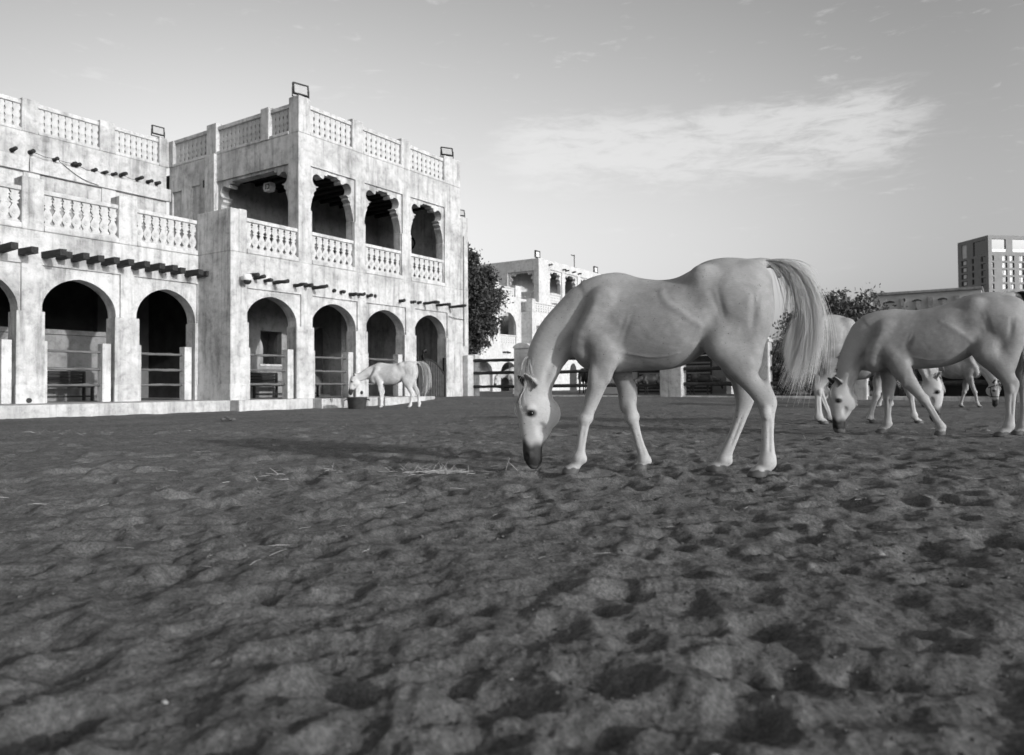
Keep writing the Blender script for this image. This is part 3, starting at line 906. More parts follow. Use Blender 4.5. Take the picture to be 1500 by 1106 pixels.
fence_rails(3.3, 9.05, 'dark log rails behind the forelegs of the nearest horse', (1.76, 1.22, .66), sd=2)
fence_rails(9.8, 12.4, 'dark log rails behind the hind legs of the nearest horse', (1.80, 1.25, .69), sd=3)
fence_rails(12.9, 15.45, 'dark log rails behind the tail of the nearest horse', (1.74, 1.22, .69), sd=4)
fence_rails(15.95, 19.95, 'dark log rails behind the right group of horses', (1.66, 1.18, .69), sd=5)
kerb = empty('kerb_wall', fence_obj(0), FR)
tag(kerb, 'low pale kerb wall running under the yard fence', 'kerb')
kerb.location.z = 0
MB().box(3.4, 21.5, -.16, .30, -.3, .27, .04).build('kerb', 'plaster_plinth', kerb)

# louvred stable block behind the fence
shed = empty('louvred_stable', bw(20.0, -2.0, 0), FR)
tag(shed, 'low grey stable block with louvred doors seen under the nearest horse', 'building')
MB().box(0, 7.1, 0.06, 4.5, -.2, 3.1).build('wall', 'stone_wall', shed)
for k0, k1, z1 in [(2.55, 3.75, 1.75), (4.95, 6.15, 1.95)]:
    fr = MB(); fr.box(k0 - .07, k0 - .003, -.02, .058, .15, z1 + .07); fr.box(k1 + .003, k1 + .07, -.02, .058, .15, z1 + .07); fr.box(k0 - .003, k1 + .003, -.02, .058, z1, z1 + .07)
    d = MB().box(k0, k1, .03, .055, .16, z1).build('louvred_door', 'black_paint', shed)
    fr.build('door_frame', 'black_paint', shed)
    n = int((z1 - .2) / .16)
    for i in range(n): MB().box(k0 + .01, k1 - .01, -.03, .028, .22 + i * .16, .29 + i * .16).build('slat', 'louvre_grey', d)
MB().box(6.25, 6.9, -.01, .058, .2, 1.9).build('shutter', 'louvre_grey', shed)
MB().box(-.1, 7.2, -.1, 4.6, 3.1, 3.3).build('roof', 'stone_wall', shed)
# dark open shed on the right
osh = empty('open_shed', bw(14.6, -16.2, 0), FR)
tag(osh, 'long low open shed with dark interior behind the right horses', 'building')
m = MB(); m.box(0, 12, 2.5, 2.7, 0, 2.5); m.box(0, .2, .02, 2.498, 0, 2.5); m.box(11.8, 12, .02, 2.498, 0, 2.5); m.build('wall', 'deep_shade_plaster', osh)
MB().box(-.2, 12.2, -.1, 2.9, 2.5, 2.68).build('roof', 'deep_shade_plaster', osh)
MB().box(-.1, 12.1, -.06, .02, 1.55, 2.497).build('fascia', 'black_paint', osh)
for i in range(5): MB().box(.4 + i * 2.6, .55 + i * 2.6, .03, .18, 0, 1.55).build('post', 'black_paint', osh)

# ------------------------------------------------------------------ far stable building, same style
far = empty('far_stable', (2.207, 60.0, -.15), B_ROT)
tag(far, 'smaller sunlit far stable building with open roof pavilion left of the nearest horse', 'building')
FM = 'plaster_far'
def fpart(mb, name, mat=FM): return mb.build(name, mat, far)
Z0 = .15
mb = MB()
F_OP = [(1.75, 3.80), (4.28, 6.55), (7.10, 9.45)]
arcade(mb, 0, 11.0, 7.5, 11.12, [[(a, 7.5), (a, 10.38)] + [(b, 10.38), (b, 7.5)] for a, b in F_OP], 0, .10)
fpart(mb, 'pavilion_frame')
def scallop(a, b, zb, zt):
    o = [(a + .08, zb), (a + .08, zt - 1.1), (a + .25, zt - .95), (a + .18, zt - .75), (a + .42, zt - .62), (a + .2, zt - .40), (a + .34, zt - .18), (a + .60, zt - .32), (a + .72, zt - .12)]
    return o + [(a + b - x, z) for x, z in reversed(o)]
mb = MB(); arcade(mb, .1, 11.0, 7.5, 11.1, [scallop(a, b, 7.5, 10.38) for a, b in F_OP], .102, .42); fpart(mb, 'scalloped_arcade')
mb = MB(); arcade(mb, .105, 7.4, 7.5, 11.1, [[(.45, 7.5), (.45, 10.15), (3.05, 10.15), (3.05, 7.5)]], 0, .10, 'x'); fpart(mb, 'flank_frame')
mb = MB(); arcade(mb, .43, 7.4, 7.5, 11.1, [scallop(.45, 3.05, 7.5, 10.15)], .102, .42, 'x'); fpart(mb, 'scalloped_flank')
mb = MB(); mb.box(.43, 10.9, .43, 7.4, 10.65, 11.0); fpart(mb, 'roof_slab', 'shade_plaster')
mb = MB(); mb.box(.43, 10.9, 3.6, 3.9, 7.5, 10.64); fpart(mb, 'inner_wall')
mb = MB(); mb.box(10.6, 10.95, .43, 3.6, 7.5, 10.64); fpart(mb, 'inner_wall')
for (a, b) in F_OP: balustrade(far, a, b, 7.55, 8.35, 8.48, .22, 'x', 'top', 8, FM)
rail_f = balustrade(far, .5, 3.0, 7.55, 8.35, 8.48, .2, 'y', 'top', 8, FM)
mb = MB(); mb.box(0, 11.0, -.0, 7.4, Z0 - .6, 7.49); fpart(mb, 'main_block')
# projecting terrace block
mb = MB(); mb.box(-2.65, 1.8, -1.0, 1.2, Z0 - .6, 6.5); fpart(mb, 'terrace_block')
for a, b in [(-2.65, -2.18), (1.15, 1.8)]: fpart(MB().box(a, b, -1.02, -.5, 6.503, 7.5, .02), 'terrace_post')
fpart(MB().box(-2.66, -2.2, .75, 1.2, 6.503, 7.5, .02), 'terrace_post')
balustrade(far, -2.18, 1.15, 6.55, 7.2, 7.32, -.82, 'x', 'top', 9, FM)
balustrade(far, -.5, .75, 6.55, 7.2, 7.32, -2.5, 'y', 'top', 4, FM)
w = fpart(MB().box(-2.0, -1.15, -1.04, -.998, 3.9, 5.45), 'window', 'window_dark')
for i in range(4): MB().box(-1.95 + i * .22, -1.90 + i * .22, -1.07, -1.042, 3.92, 5.43).build('bar', FM, w)
for i in range(4): MB().box(-1.99, -1.16, -1.068, -1.043, 4.1 + i * .36, 4.14 + i * .36).build('bar', FM, w)
# left wing with pointed arch and ground arches
def pointed(a, b, zb, zs, za):
    c = (a + b) / 2
    L = [(a, zb), (a, zs)] + [(a + (c - a) * (1 - math.cos(t)) ** .85, zs + (za - zs) * math.sin(t)) for t in np.linspace(.15, math.pi / 2, 8)]
    return L + [(a + b - x, z) for x, z in reversed(L[:-1])]
mb = MB(); mb.box(-14, -2.66, .25, .5, 4.0, 4.3); fpart(mb, 'floor_band')
up = [(-11.6, -9.4), (-8.6, -6.4), (-5.55, -3.35)]
mb = MB(); arcade(mb, -14, -2.652, 4.0, 7.6, [pointed(a, b, 4.0, 5.3, 6.35) for a, b in up], 0, .249); fpart(mb, 'upper_arcade')
for a, b in up: balustrade(far, a, b, 4.0, 4.55, 4.65, .12, 'x', 'top', 7, FM)
gr = [(-11.6, -9.6), (-8.75, -6.55), (-5.5, -3.3)]
mb = MB(); arcade(mb, -14, -2.652, -.6, 3.998, [opening(a, b, -.6, arch_pts(a, b, 1.7, 2.6)) for a, b in gr], 0, .249); fpart(mb, 'ground_arcade')
mb = MB(); mb.box(-14, -.01, 2.6, 2.9, -.5, 7.6); fpart(mb, 'inner_wall')
mb = MB(); mb.box(-14, -.01, .25, 2.9, 7.4, 7.6); fpart(mb, 'terrace_floor')
for a, b in [(-9.4, -8.6), (-6.4, -5.7), (-3.45, -2.655)]: fpart(MB().box(a, b, -.02, .4, 7.603, 8.5, .02), 'terrace_post')
for a, b in [(-8.6, -6.4), (-5.7, -3.45)]: balustrade(far, a, b, 7.62, 8.2, 8.3, .15, 'x', 'top', 8, FM)
# ground arches to the right of the block, seen between neck and foreleg
for a in (2.3, 5.0):
    fpart(MB().prism(opening(a, a + 1.2, Z0 - .6, arch_pts(a, a + 1.2, 1.9, 2.7)), -.03, .0), 'doorway_shade_slab', 'deep_shade_plaster')  # flat dark slab in place of the opening's shaded depth
for t, z in [(1.6, 10.75), (3.9, 10.62), (4.4, 10.6), (5.6, 10.62), (6.6, 10.6)]:
    fpart(MB().tube([(t, .05, z), (t, -.35, z)], .07, 7), 'beam_end', 'beam_wood')
for t, z in [(-5.2, 3.3), (-4.9, 3.32), (-4.6, 3.28)]:
    fpart(MB().tube([(t, .05, z), (t, -.3, z)], .06, 7), 'beam_end', 'beam_wood')
FARM = Matrix.Translation((2.207, 60, -.15)) @ Matrix.Rotation(B_ROT, 4, 'Z')
def far_lamp(t, v, z, label):
    root = empty('floodlight', FARM @ Vector((t, v, z)), B_ROT)
    tag(root, label, 'floodlight', 'floodlights on the far stable')
    m = MB(); m.box(-.36, .36, -.06, .06, .55, .64); m.box(-.36, -.28, -.06, .06, .12, .55); m.box(.28, .36, -.06, .06, .12, .55); m.box(-.36, .36, -.06, .06, .04, .12); m.box(-.05, .05, -.05, .05, 0, .04)
    m.build('housing', 'black_paint', root)
    MB().box(-.27, .27, -.03, .03, .13, .54).build('glass', 'window_bright', root)
far_lamp(.3, .3, 11.12, 'floodlight on the front corner of the far pavilion roof')
far_lamp(10.4, .2, 11.12, 'floodlight at the right end of the far pavilion roof')
an = empty('antenna', FARM @ Vector((6.7, .4, 11.1)), B_ROT)
tag(an, 'thin roof antenna on the far stable pavilion', 'antenna')
MB().tube([(0, 0, 0), (0, 0, 1.25)], .045, 6).build('mast', 'black_paint', an)
MB().tube([(-.55, 0, 1.15), (.05, 0, 1.15)], .04, 6).build('arm', 'black_paint', an)
MB().box(-.25, .25, -.15, .15, 0, .12).build('foot', 'black_paint', an)

# ------------------------------------------------------------------ long grey wall building on the right
rw = empty('niche_wall_building', (30.454, 62.0, 0), FR)
tag(rw, 'long grey walled building with shallow arched niches above the right horse', 'building')
MB().box(-.3, 7.4, .08, 6, -.5, 7.95).build('wall', 'stone_wall', rw)
MB().box(-.45, 7.5, -.12, 6.1, 7.953, 8.16, .03).build('cornice', 'plaster_grey', rw)
for a, b in [(-.28, .05), (1.79, 2.09), (2.87, 3.19), (3.76, 4.10), (4.72, 4.97), (5.65, 5.94), (7.0, 7.35)]:
    MB().box(a, b, -.08, .078, -.5, 7.3 if a in (2.87, 4.72) else 7.55).build('pilaster', 'plaster_grey', rw)
for c in (1.0, 2.95, 4.75, 6.4):
    MB().prism(opening(c - .33, c + .33, 7.28, arch_pts(c - .33, c + .33, 7.3, 7.47)), .02, .078).build('niche', 'window_dark', rw)  # dark slab on the wall, no recess: niche shade put into its colour

# ------------------------------------------------------------------ tower block far right
hot = empty('tower_block', (96.4, 150.0, 0), R(7))
tag(hot, 'tall grey concrete tower block with window slots at the right edge', 'building')
H = 30.4
CT = 'concrete_tower'
def hbox(name, x0, x1, y0, y1, z0, z1, mat=CT, parent=hot): return MB().box(x0, x1, y0, y1, z0, z1).build(name, mat, parent)
hbox('core', .35, 24, .35, 8.6, 0, H - .6, 'concrete_tower')
# front face built as piers and spandrels with slots between
slots = [(.75, 1.25), (3.05, 4.15), (4.70, 5.75), (6.8, 7.9), (9.2, 9.7), (11.4, 12.5), (13.6, 14.6), (16.4, 17.4), (19.5, 20.5)]
zrows = [H - 5.15 - i * 1.44 for i in range(14)]
ZB, ZL0, ZL1 = H - 4.0, H - 3.35, H - .75
edges = [0] + [e for s in slots for e in s] + [24]
for i in range(0, len(edges), 2): hbox('pier', edges[i], edges[i + 1], 0, .349, 0, ZB)
for j, s in enumerate(slots):
    zz = ZB
    for i, z in enumerate(zrows):
        hbox('spandrel', s[0], s[1], .0, .348, z + 1.05, zz)
        zz = z
        w_ = hbox('window', s[0] + .003, s[1] - .003, .25, .347, z, z + 1.049, 'window_dark')
        m_ = s[0] + (s[1] - s[0]) * (.06 if (i + j) % 3 else .48)
        if (i * 3 + j) % 5: hbox('blind', m_, m_ + (s[1] - s[0]) * .44, .20, .249, z + .04, z + 1.0, 'window_bright', w_)
    hbox('spandrel', s[0], s[1], .0, .348, 0, zz)
# roof level loggias
hbox('band', 0, 24, 0, .34, ZB + .002, ZL0)
hbox('parapet', 0, 24, 0, .34, ZL1, H)
for a, b in [(0, .8), (3.9, 5.4), (8.6, 10.0), (13.2, 14.8), (18.0, 19.6), (23.2, 24)]: hbox('pier', a, b, 0, .34, ZL0 + .002, ZL1 - .002)
for a, b in [(.8, 3.9), (5.4, 8.6), (10.0, 13.2), (14.8, 18.0), (19.6, 23.2)]:
    hbox('loggia', a + .01, b - .01, .20, .345, ZL0 + .01, ZL1 - .01, 'window_dark')
    hbox('loggia_rail', a + .01, b - .01, .02, .18, ZL0 + .003, ZL0 + .55, 'window_bright')
# left face
lsl = [(.75, 2.1), (4.0, 4.6), (5.9, 7.7)]
ed = [0.36] + [e for s in lsl for e in s] + [8.6]
for i in range(0, len(ed), 2): hbox('pier', 0, .349, ed[i], ed[i + 1], 0, ZB)
for s in lsl:
    zz = ZB
    for z in zrows:
        hbox('spandrel', 0, .348, s[0], s[1], z + 1.05, zz); zz = z
        w_ = hbox('window', .25, .347, s[0], s[1], z, z + 1.049, 'window_dark')
        if s[0] > 5: hbox('blind', .20, .249, s[0] + .5, s[1] - .5, z + .2, z + .9, 'window_bright', w_)
    hbox('spandrel', 0, .348, s[0], s[1], 0, zz)
hbox('band', 0, .34, .36, 8.6, ZB + .002, ZL0 - .3); hbox('parapet', 0, .34, .36, 8.6, ZL1, H)
for a, b in [(.36, .9), (4.2, 6.0), (7.5, 8.6)]: hbox('pier', 0, .34, a, b, ZL0 - .298, ZL1 - .002)
hbox('loggia', .2, .345, .9, 4.2, ZL0 - .29, ZL1 - .01, 'window_dark'); hbox('slot', .2, .345, 6.0, 7.5, ZL0 - .29, ZL1 - .01, 'window_bright')
hbox('plant_room', 1.6, 3.0, 2, 4, H - .6, H + .35, 'window_dark')

# ------------------------------------------------------------------ trees and shrubs
def leafy(name, label, cat, loc, blobs, trunk, n, leaf, mat, group, sd, limbs=6):
    """crown of leaf-sized faces on twigs spread through several clumps"""
    g = np.random.default_rng(sd)
    root = empty(name, loc)
    tag(root, label, cat, group)
    w = np.array([b[3] ** 2 * b[4] for b in blobs]); w = w / w.sum()
    V = []; 
    # sub-clumps inside each blob give light and dark masses
    cl = []
    for b, ww in zip(blobs, w):
        for k in range(max(4, int(ww * n / 55))):
            d = g.normal(size=3); d /= np.linalg.norm(d)
            rr = g.random() ** .38
            cl.append((np.array(b[:3]) + d * rr * np.array([b[3], b[3], b[4]]), b[3] * g.uniform(.16, .34)))
    idx = g.integers(0, len(cl), n)
    C = np.array([cl[i][0] for i in idx]); S = np.array([cl[i][1] for i in idx])
    P = C + g.normal(size=(n, 3)) * S[:, None] * .55
    a = g.normal(size=(n, 3)); a /= np.linalg.norm(a, axis=1)[:, None]
    b = np.cross(a, g.normal(size=(n, 3))); b /= np.linalg.norm(b, axis=1)[:, None]
    s = leaf * g.uniform(.6, 1.3, n)[:, None]
    c = np.cross(a, b)
    V = np.stack([P - a * s, P + b * s * .45 + c * s * .12, P + a * s, P - b * s * .45 + c * s * .12], 1).reshape(-1, 3)
    F = np.arange(4 * n).reshape(-1, 4)
    obj('crown', np_mesh('crown', V, F, mat, False), root)
    m = MB()
    for (pts, rad) in trunk: m.tube(pts, rad, 8)
    for k in range(limbs):
        b = blobs[k % len(blobs)]
        base = Vector(trunk[0][0][-1])
        tip = Vector((b[0] + g.normal() * b[3] * .5, b[1] + g.normal() * b[3] * .5, b[2] + g.normal() * b[4] * .4))
        mid = base.lerp(tip, .5) + Vector((0, 0, -.1))
        m.tube([base, mid, tip], [.09, .06, .02], 6)
    m.build('trunk', 'bark', root, True)
    return root
leafy('evergreen_tree', 'tall dark evergreen tree rising behind the right end of the tower', 'tree', (-2.15, 37.6, .2),
      [(0, 0, 6.9, .75, .8), (.1, 0, 5.9, 1.2, 1.0), (.3, 0, 4.7, 1.5, 1.1), (.2, .1, 3.6, 1.35, 1.0), (0, 0, 2.7, 1.0, .9), (-.5, 0, 5.4, 1.2, 1.2)],
      [([(0, 0, -.2), (.05, 0, 1.5), (0, 0, 3.2)], [.2, .16, .12])], 26000, .095, 'leaf', 'trees around the yard', 3)
leafy('broadleaf_tree', 'bushy broadleaf tree between the main tail and the right horses', 'tree', (18.0, 41.0, .1),
      [(0, 0, 4.6, 2.0, 1.2), (-1.3, 0, 3.6, 1.7, 1.3), (1.4, .3, 3.9, 1.7, 1.2), (.2, 0, 2.6, 2.3, 1.2)],
      [([(0, 0, -.2), (0, 0, 1.2), (.1, 0, 2.4)], [.2, .17, .12])], 15000, .12, 'leaf_pale', 'trees around the yard', 5)
leafy('broadleaf_tree', 'lower rounded tree just left of the niche walled building', 'tree', (20.6, 42.5, .1),
      [(0, 0, 3.7, 1.7, 1.1), (-1.0, 0, 3.0, 1.5, 1.1), (.9, 0, 2.7, 1.6, 1.2)],
      [([(0, 0, -.2), (0, 0, 1.0), (.1, 0, 2.0)], [.18, .15, .1])], 11000, .12, 'leaf_pale', 'trees around the yard', 6)
for i, (x, y, h, lab) in enumerate([(10.6, 28.8, 2.6, 'leafy shrub directly behind the tail of the nearest horse'), (12.3, 29.2, 2.5, 'leafy shrub behind the rump of the middle horse'), (13.9, 30.0, 3.1, 'tall leafy shrub behind the neck of the right horse')]):
    leafy('shrub', lab, 'shrub', (x, y, gz(x, y)), [(0, 0, h * .62, 1.0, h * .32), (.3, 0, h * .3, 1.0, h * .3), (-.4, .1, h * .36, .9, h * .32)],
          [([(0, 0, -.1), (0, 0, h * .25)], [.09, .06])], 6500, .075, 'leaf', 'shrubs behind the yard fence', 30 + i, 8)

# ------------------------------------------------------------------ horses
def catmull(P, m):
    P = np.asarray(P, float); n = len(P); out = []
    for i in range(n - 1):
        p0, p1, p2, p3 = P[max(i - 1, 0)], P[i], P[i + 1], P[min(i + 2, n - 1)]
        for k in range(m):
            t = k / m
            out.append(.5 * ((2 * p1) + (-p0 + p2) * t + (2 * p0 - 5 * p1 + 4 * p2 - p3) * t * t + (-p0 + 3 * p1 - 3 * p2 + p3) * t ** 3))
    out.append(P[-1])
    return np.array(out)
class Field:
    """signed field on a grid, grown by smooth unions of body forms, skinned with surface nets"""
    def __init__(s, lo, hi, h):
        s.lo = np.array(lo, float); s.h = h
        s.n = np.ceil((np.array(hi) - s.lo) / h).astype(int) + 1
        s.F = np.full(s.n, 1.0, np.float32)
        s.ax = [s.lo[i] + h * np.arange(s.n[i]) for i in range(3)]
    def sub(s, lo, hi):
        a = np.clip(np.floor((np.array(lo) - s.lo) / s.h).astype(int), 0, s.n)
        b = np.clip(np.ceil((np.array(hi) - s.lo) / s.h).astype(int) + 1, 0, s.n)
        sl = tuple(slice(a[i], b[i]) for i in range(3))
        G = np.meshgrid(*[s.ax[i][sl[i]].astype(np.float32) for i in range(3)], indexing='ij')
        return sl, G
    def union(s, sl, f, k):
        a = s.F[sl]; f = f.astype(np.float32)
        if k > 0:
            hh = np.maximum(k - np.abs(a - f), 0) / k
            s.F[sl] = np.minimum(a, f) - hh * hh * k * .25
        else: s.F[sl] = np.minimum(a, f)
    def carve(s, sl, f, k):
        a = s.F[sl]; f = -f.astype(np.float32)
        hh = np.maximum(k - np.abs(a - f), 0) / k
        s.F[sl] = np.maximum(a, f) + hh * hh * k * .25
    def tube(s, pts, lat, k=.03, m=4):
        """pts rows: x y z a b (a in plane, b along lat)"""
        P = catmull(pts, m) if m > 1 else np.asarray(pts, float)
        mr = P[:, 3:].max() + k + 2 * s.h
        sl, G = s.sub(P[:, :3].min(0) - mr, P[:, :3].max(0) + mr)
        if min(G[0].shape) == 0: return
        L = np.array(lat, float); L /= np.linalg.norm(L)
        best = np.full(G[0].shape, 9.0, np.float32)
        for i in range(len(P) - 1):
            A, Bq = P[i], P[i + 1]
            # only look at the part of the box this segment can reach
            mm = max(A[3:].max(), Bq[3:].max()) * 1.6 + k + 2 * s.h
            lo, hi = np.minimum(A[:3], Bq[:3]) - mm, np.maximum(A[:3], Bq[:3]) + mm
            o = [max(0, int((lo[j] - G[j].flat[0]) / s.h)) for j in range(3)]
            e = [max(o[j] + 1, int((hi[j] - G[j].flat[0]) / s.h) + 1) for j in range(3)]
            q = tuple(slice(o[j], e[j]) for j in range(3))
            X, Y, Z = G[0][q], G[1][q], G[2][q]
            if X.size == 0: continue
            d = Bq[:3] - A[:3]; dd = float(d @ d) + 1e-9
            t = np.clip(((X - A[0]) * d[0] + (Y - A[1]) * d[1] + (Z - A[2]) * d[2]) / dd, 0, 1)
            ex, ey, ez = X - A[0] - t * d[0], Y - A[1] - t * d[1], Z - A[2] - t * d[2]
            la = ex * L[0] + ey * L[1] + ez * L[2]
            ip = np.maximum(ex * ex + ey * ey + ez * ez - la * la, 0)
            a = A[3] + t * (Bq[3] - A[3]); b = A[4] + t * (Bq[4] - A[4])
            k0 = np.sqrt(ip / (a * a) + la * la / (b * b))
            k1 = np.sqrt(ip / a ** 4 + la * la / b ** 4) + 1e-6
            best[q] = np.minimum(best[q], np.maximum(k0 * (k0 - 1) / k1, -np.minimum(a, b)))
        s.union(sl, best, k)
    def ell(s, c, r, k=.03, rot=None, carve=False):
        """ellipsoid; rot: 3x3 rows = local axes"""
        mr = max(r) + k + 2 * s.h
        sl, G = s.sub(np.array(c) - mr, np.array(c) + mr)
        if min(G[0].shape) == 0: return
        D = [G[i] - c[i] for i in range(3)]
        if rot is not None: D = [rot[i][0] * D[0] + rot[i][1] * D[1] + rot[i][2] * D[2] for i in range(3)]
        k0 = np.sqrt(sum((D[i] / r[i]) ** 2 for i in range(3)))
        k1 = np.sqrt(sum((D[i] / r[i] ** 2) ** 2 for i in range(3))) + 1e-6
        f = np.maximum(k0 * (k0 - 1) / k1, -min(r))
        (s.carve if carve else s.union)(sl, f, k)
    def trunk(s, st):
        P = catmull(st, 8)
        P = P[np.argsort(P[:, 0])]
        lo = (P[0, 0] - .1, -.42, P[:, 2].min() - .12); hi = (P[-1, 0] + .1, .42, P[:, 1].max() + .12)
        sl, G = s.sub(lo, hi)
        x = G[0][:, 0, 0]
        top, bot, hw = (np.interp(x, P[:, 0], P[:, j])[:, None, None] for j in (1, 2, 3))
        u = np.interp(x, [P[0, 0], P[-1, 0]], [0, 1])[:, None, None]
        zc, hz = (top + bot) / 2 - .02, (top - bot) / 2
        hzt, hzb = top - zc, zc - bot
        sv = np.where(G[2] > zc, (G[2] - zc) / hzt, (G[2] - zc) / hzb)
        wither = np.exp(-((u - .22) / .16) ** 2)
        wm = hw * (1 - (.12 + .42 * wither) * np.clip(sv, 0, 1.3) ** 1.6 - .16 * np.clip(-sv, 0, 1.3) ** 2)
        rib = np.sin((G[0] + .18 * sv) * 62) * np.exp(-((u - .44) / .15) ** 2) * np.exp(-((sv + .05) / .5) ** 2)
        wm = wm * (1 + .0018 * rib)
        wm = np.maximum(wm, .02)
        p = 2.15
        rho = (np.abs(sv) ** p + np.abs(G[1] / wm) ** p) ** (1 / p)
        f = (rho - 1) * np.minimum(np.where(sv > 0, hzt, hzb), wm) * .85
        dx = np.maximum(P[0, 0] - G[0], G[0] - P[-1, 0])
        f = np.where(dx > 0, np.sqrt(np.maximum(f, 0) ** 2 + dx ** 2), f)
        s.union(sl, f, .0)
        s.P = P
    def trunk_y(s, x, z):
        P = s.P
        top, bot, hw = (float(np.interp(x, P[:, 0], P[:, j])) for j in (1, 2, 3))
        u = (x - P[0, 0]) / (P[-1, 0] - P[0, 0])
        zc = (top + bot) / 2 - .02
        sv = (z - zc) / (top - zc) if z > zc else (z - zc) / (zc - bot)
        wi = math.exp(-((u - .22) / .16) ** 2)
        wm = hw * (1 - (.12 + .42 * wi) * max(0, sv) ** 1.6 - .16 * max(0, -sv) ** 2)
        return wm * max(0, 1 - abs(sv) ** 2.15) ** (1 / 2.15)
    def skin(s):
        F = s.F; h = s.h
        n = np.array(F.shape)
        ins = F < 0
        # cells crossed by the surface
        c = [ins[i:n[0] - 1 + i, j:n[1] - 1 + j, k:n[2] - 1 + k] for i in (0, 1) for j in (0, 1) for k in (0, 1)]
        cnt = sum(a.astype(np.int8) for a in c)
        act = (cnt > 0) & (cnt < 8)
        idx = np.argwhere(act)
        num = np.full(act.shape, -1, np.int32)
        num[act] = np.arange(len(idx))
        acc = np.zeros((len(idx), 3)); w = np.zeros(len(idx))
        for ax in range(3):
            o = [a for a in range(3) if a != ax]
            for p in (0, 1):
                for q in (0, 1):
                    b0 = idx.copy(); b0[:, o[0]] += p; b0[:, o[1]] += q
                    b1 = b0.copy(); b1[:, ax] += 1
                    f0, f1 = F[tuple(b0.T)], F[tuple(b1.T)]
                    m = (f0 < 0) != (f1 < 0)
                    t = f0[m] / (f0[m] - f1[m])
                    pt = b0[m].astype(float); pt[:, ax] += t
                    acc[m] += pt; w[m] += 1
        V = s.lo + h * acc / w[:, None]
        faces = []
        for ax in range(3):
            o1, o2 = [(1, 2), (2, 0), (0, 1)][ax]
            a = [slice(None)] * 3; b = [slice(None)] * 3
            a[ax] = slice(0, n[ax] - 1); b[ax] = slice(1, n[ax])
            i0, i1 = ins[tuple(a)], ins[tuple(b)]
            e = np.argwhere(i0 != i1)
            ok = (e[:, o1] > 0) & (e[:, o2] > 0) & (e[:, o1] < n[o1] - 1) & (e[:, o2] < n[o2] - 1)
            e = e[ok]
            flip = ~i0[tuple(e.T)]
            q = []
            for d1, d2 in ((-1, -1), (0, -1), (0, 0), (-1, 0)):
                z = e.copy(); z[:, o1] += d1; z[:, o2] += d2
                q.append(num[tuple(z.T)])
            q = np.stack(q, 1)
            q[flip] = q[flip][:, ::-1]
            faces.append(q)
        Fq = np.vstack(faces)
        Fq = Fq[(Fq >= 0).all(1)]
        # light relaxation
        for it in range(2):
            sm = np.zeros_like(V); ct = np.zeros(len(V))
            for a_, b_ in ((0, 1), (1, 2), (2, 3), (3, 0)):
                np.add.at(sm, Fq[:, a_], V[Fq[:, b_]]); np.add.at(ct, Fq[:, a_], 1)
                np.add.at(sm, Fq[:, b_], V[Fq[:, a_]]); np.add.at(ct, Fq[:, b_], 1)
            ct[ct == 0] = 1
            V = V * .55 + .45 * sm / ct[:, None]
        return V, Fq

def strands(guides, n, r0, sd, yw, mat, name, parent, clump=9, jit=.05, seg=3, ylean=0.0, trim=.35, qb=1.0):
    """hair: thin tapered strands flowing along interpolated guide curves (x, y, z)"""
    g = np.random.default_rng(sd)
    G = [catmull(q, 4) for q in guides]
    m = len(G[0]); G = np.array(G)
    V = []; F = []
    nc = max(1, n // clump)
    base = 0
    for c in range(nc):
        qc = g.random() ** qb; yc = g.normal() * yw; off = g.normal(size=3) * jit; ph = g.uniform(0, 6.28); Lc = 1 - trim * g.random() ** 1.3; wa = g.uniform(.006, .022)
        for k in range(clump):
            q = np.clip(qc + g.normal() * .022, 0, 1) * (len(G) - 1)
            i = min(int(q), len(G) - 2); t = q - i
            C = G[i] * (1 - t) + G[i + 1] * t
            u = np.linspace(0, 1, m)
            L = Lc * g.uniform(.86, 1.0)
            C = np.stack([np.interp(u * L, u, C[:, j]) for j in range(3)], 1)
            wv = u[:, None] ** 1.2
            C = C + off[None] * wv + g.normal(size=3)[None] * jit * .45 * wv
            C[:, 1] += (yc + g.normal() * yw * .3) * (.25 + .75 * u) + ylean * u
            C[:, 0] += wa * np.sin(u * 6 + ph) * u
            rr = r0 * g.uniform(.6, 1.3) * (1 - .75 * u)
            d = np.gradient(C, axis=0); d /= np.linalg.norm(d, axis=1)[:, None] + 1e-9
            a = np.cross(d, [0, 1, 0.01]); a /= np.linalg.norm(a, axis=1)[:, None] + 1e-9
            b = np.cross(d, a)
            for s_ in range(seg):
                an = 2 * math.pi * s_ / seg
                V.append(C + rr[:, None] * (a * math.cos(an) + b * math.sin(an)))
            for s_ in range(seg):
                s2 = (s_ + 1) % seg
                i0 = base + s_ * m + np.arange(m - 1); i1 = base + s2 * m + np.arange(m - 1)
                F.append(np.stack([i0, i1, i1 + 1, i0 + 1], 1))
            base += seg * m
    return obj(name, np_mesh(name, np.vstack(V), np.vstack(F), mat, True), parent)

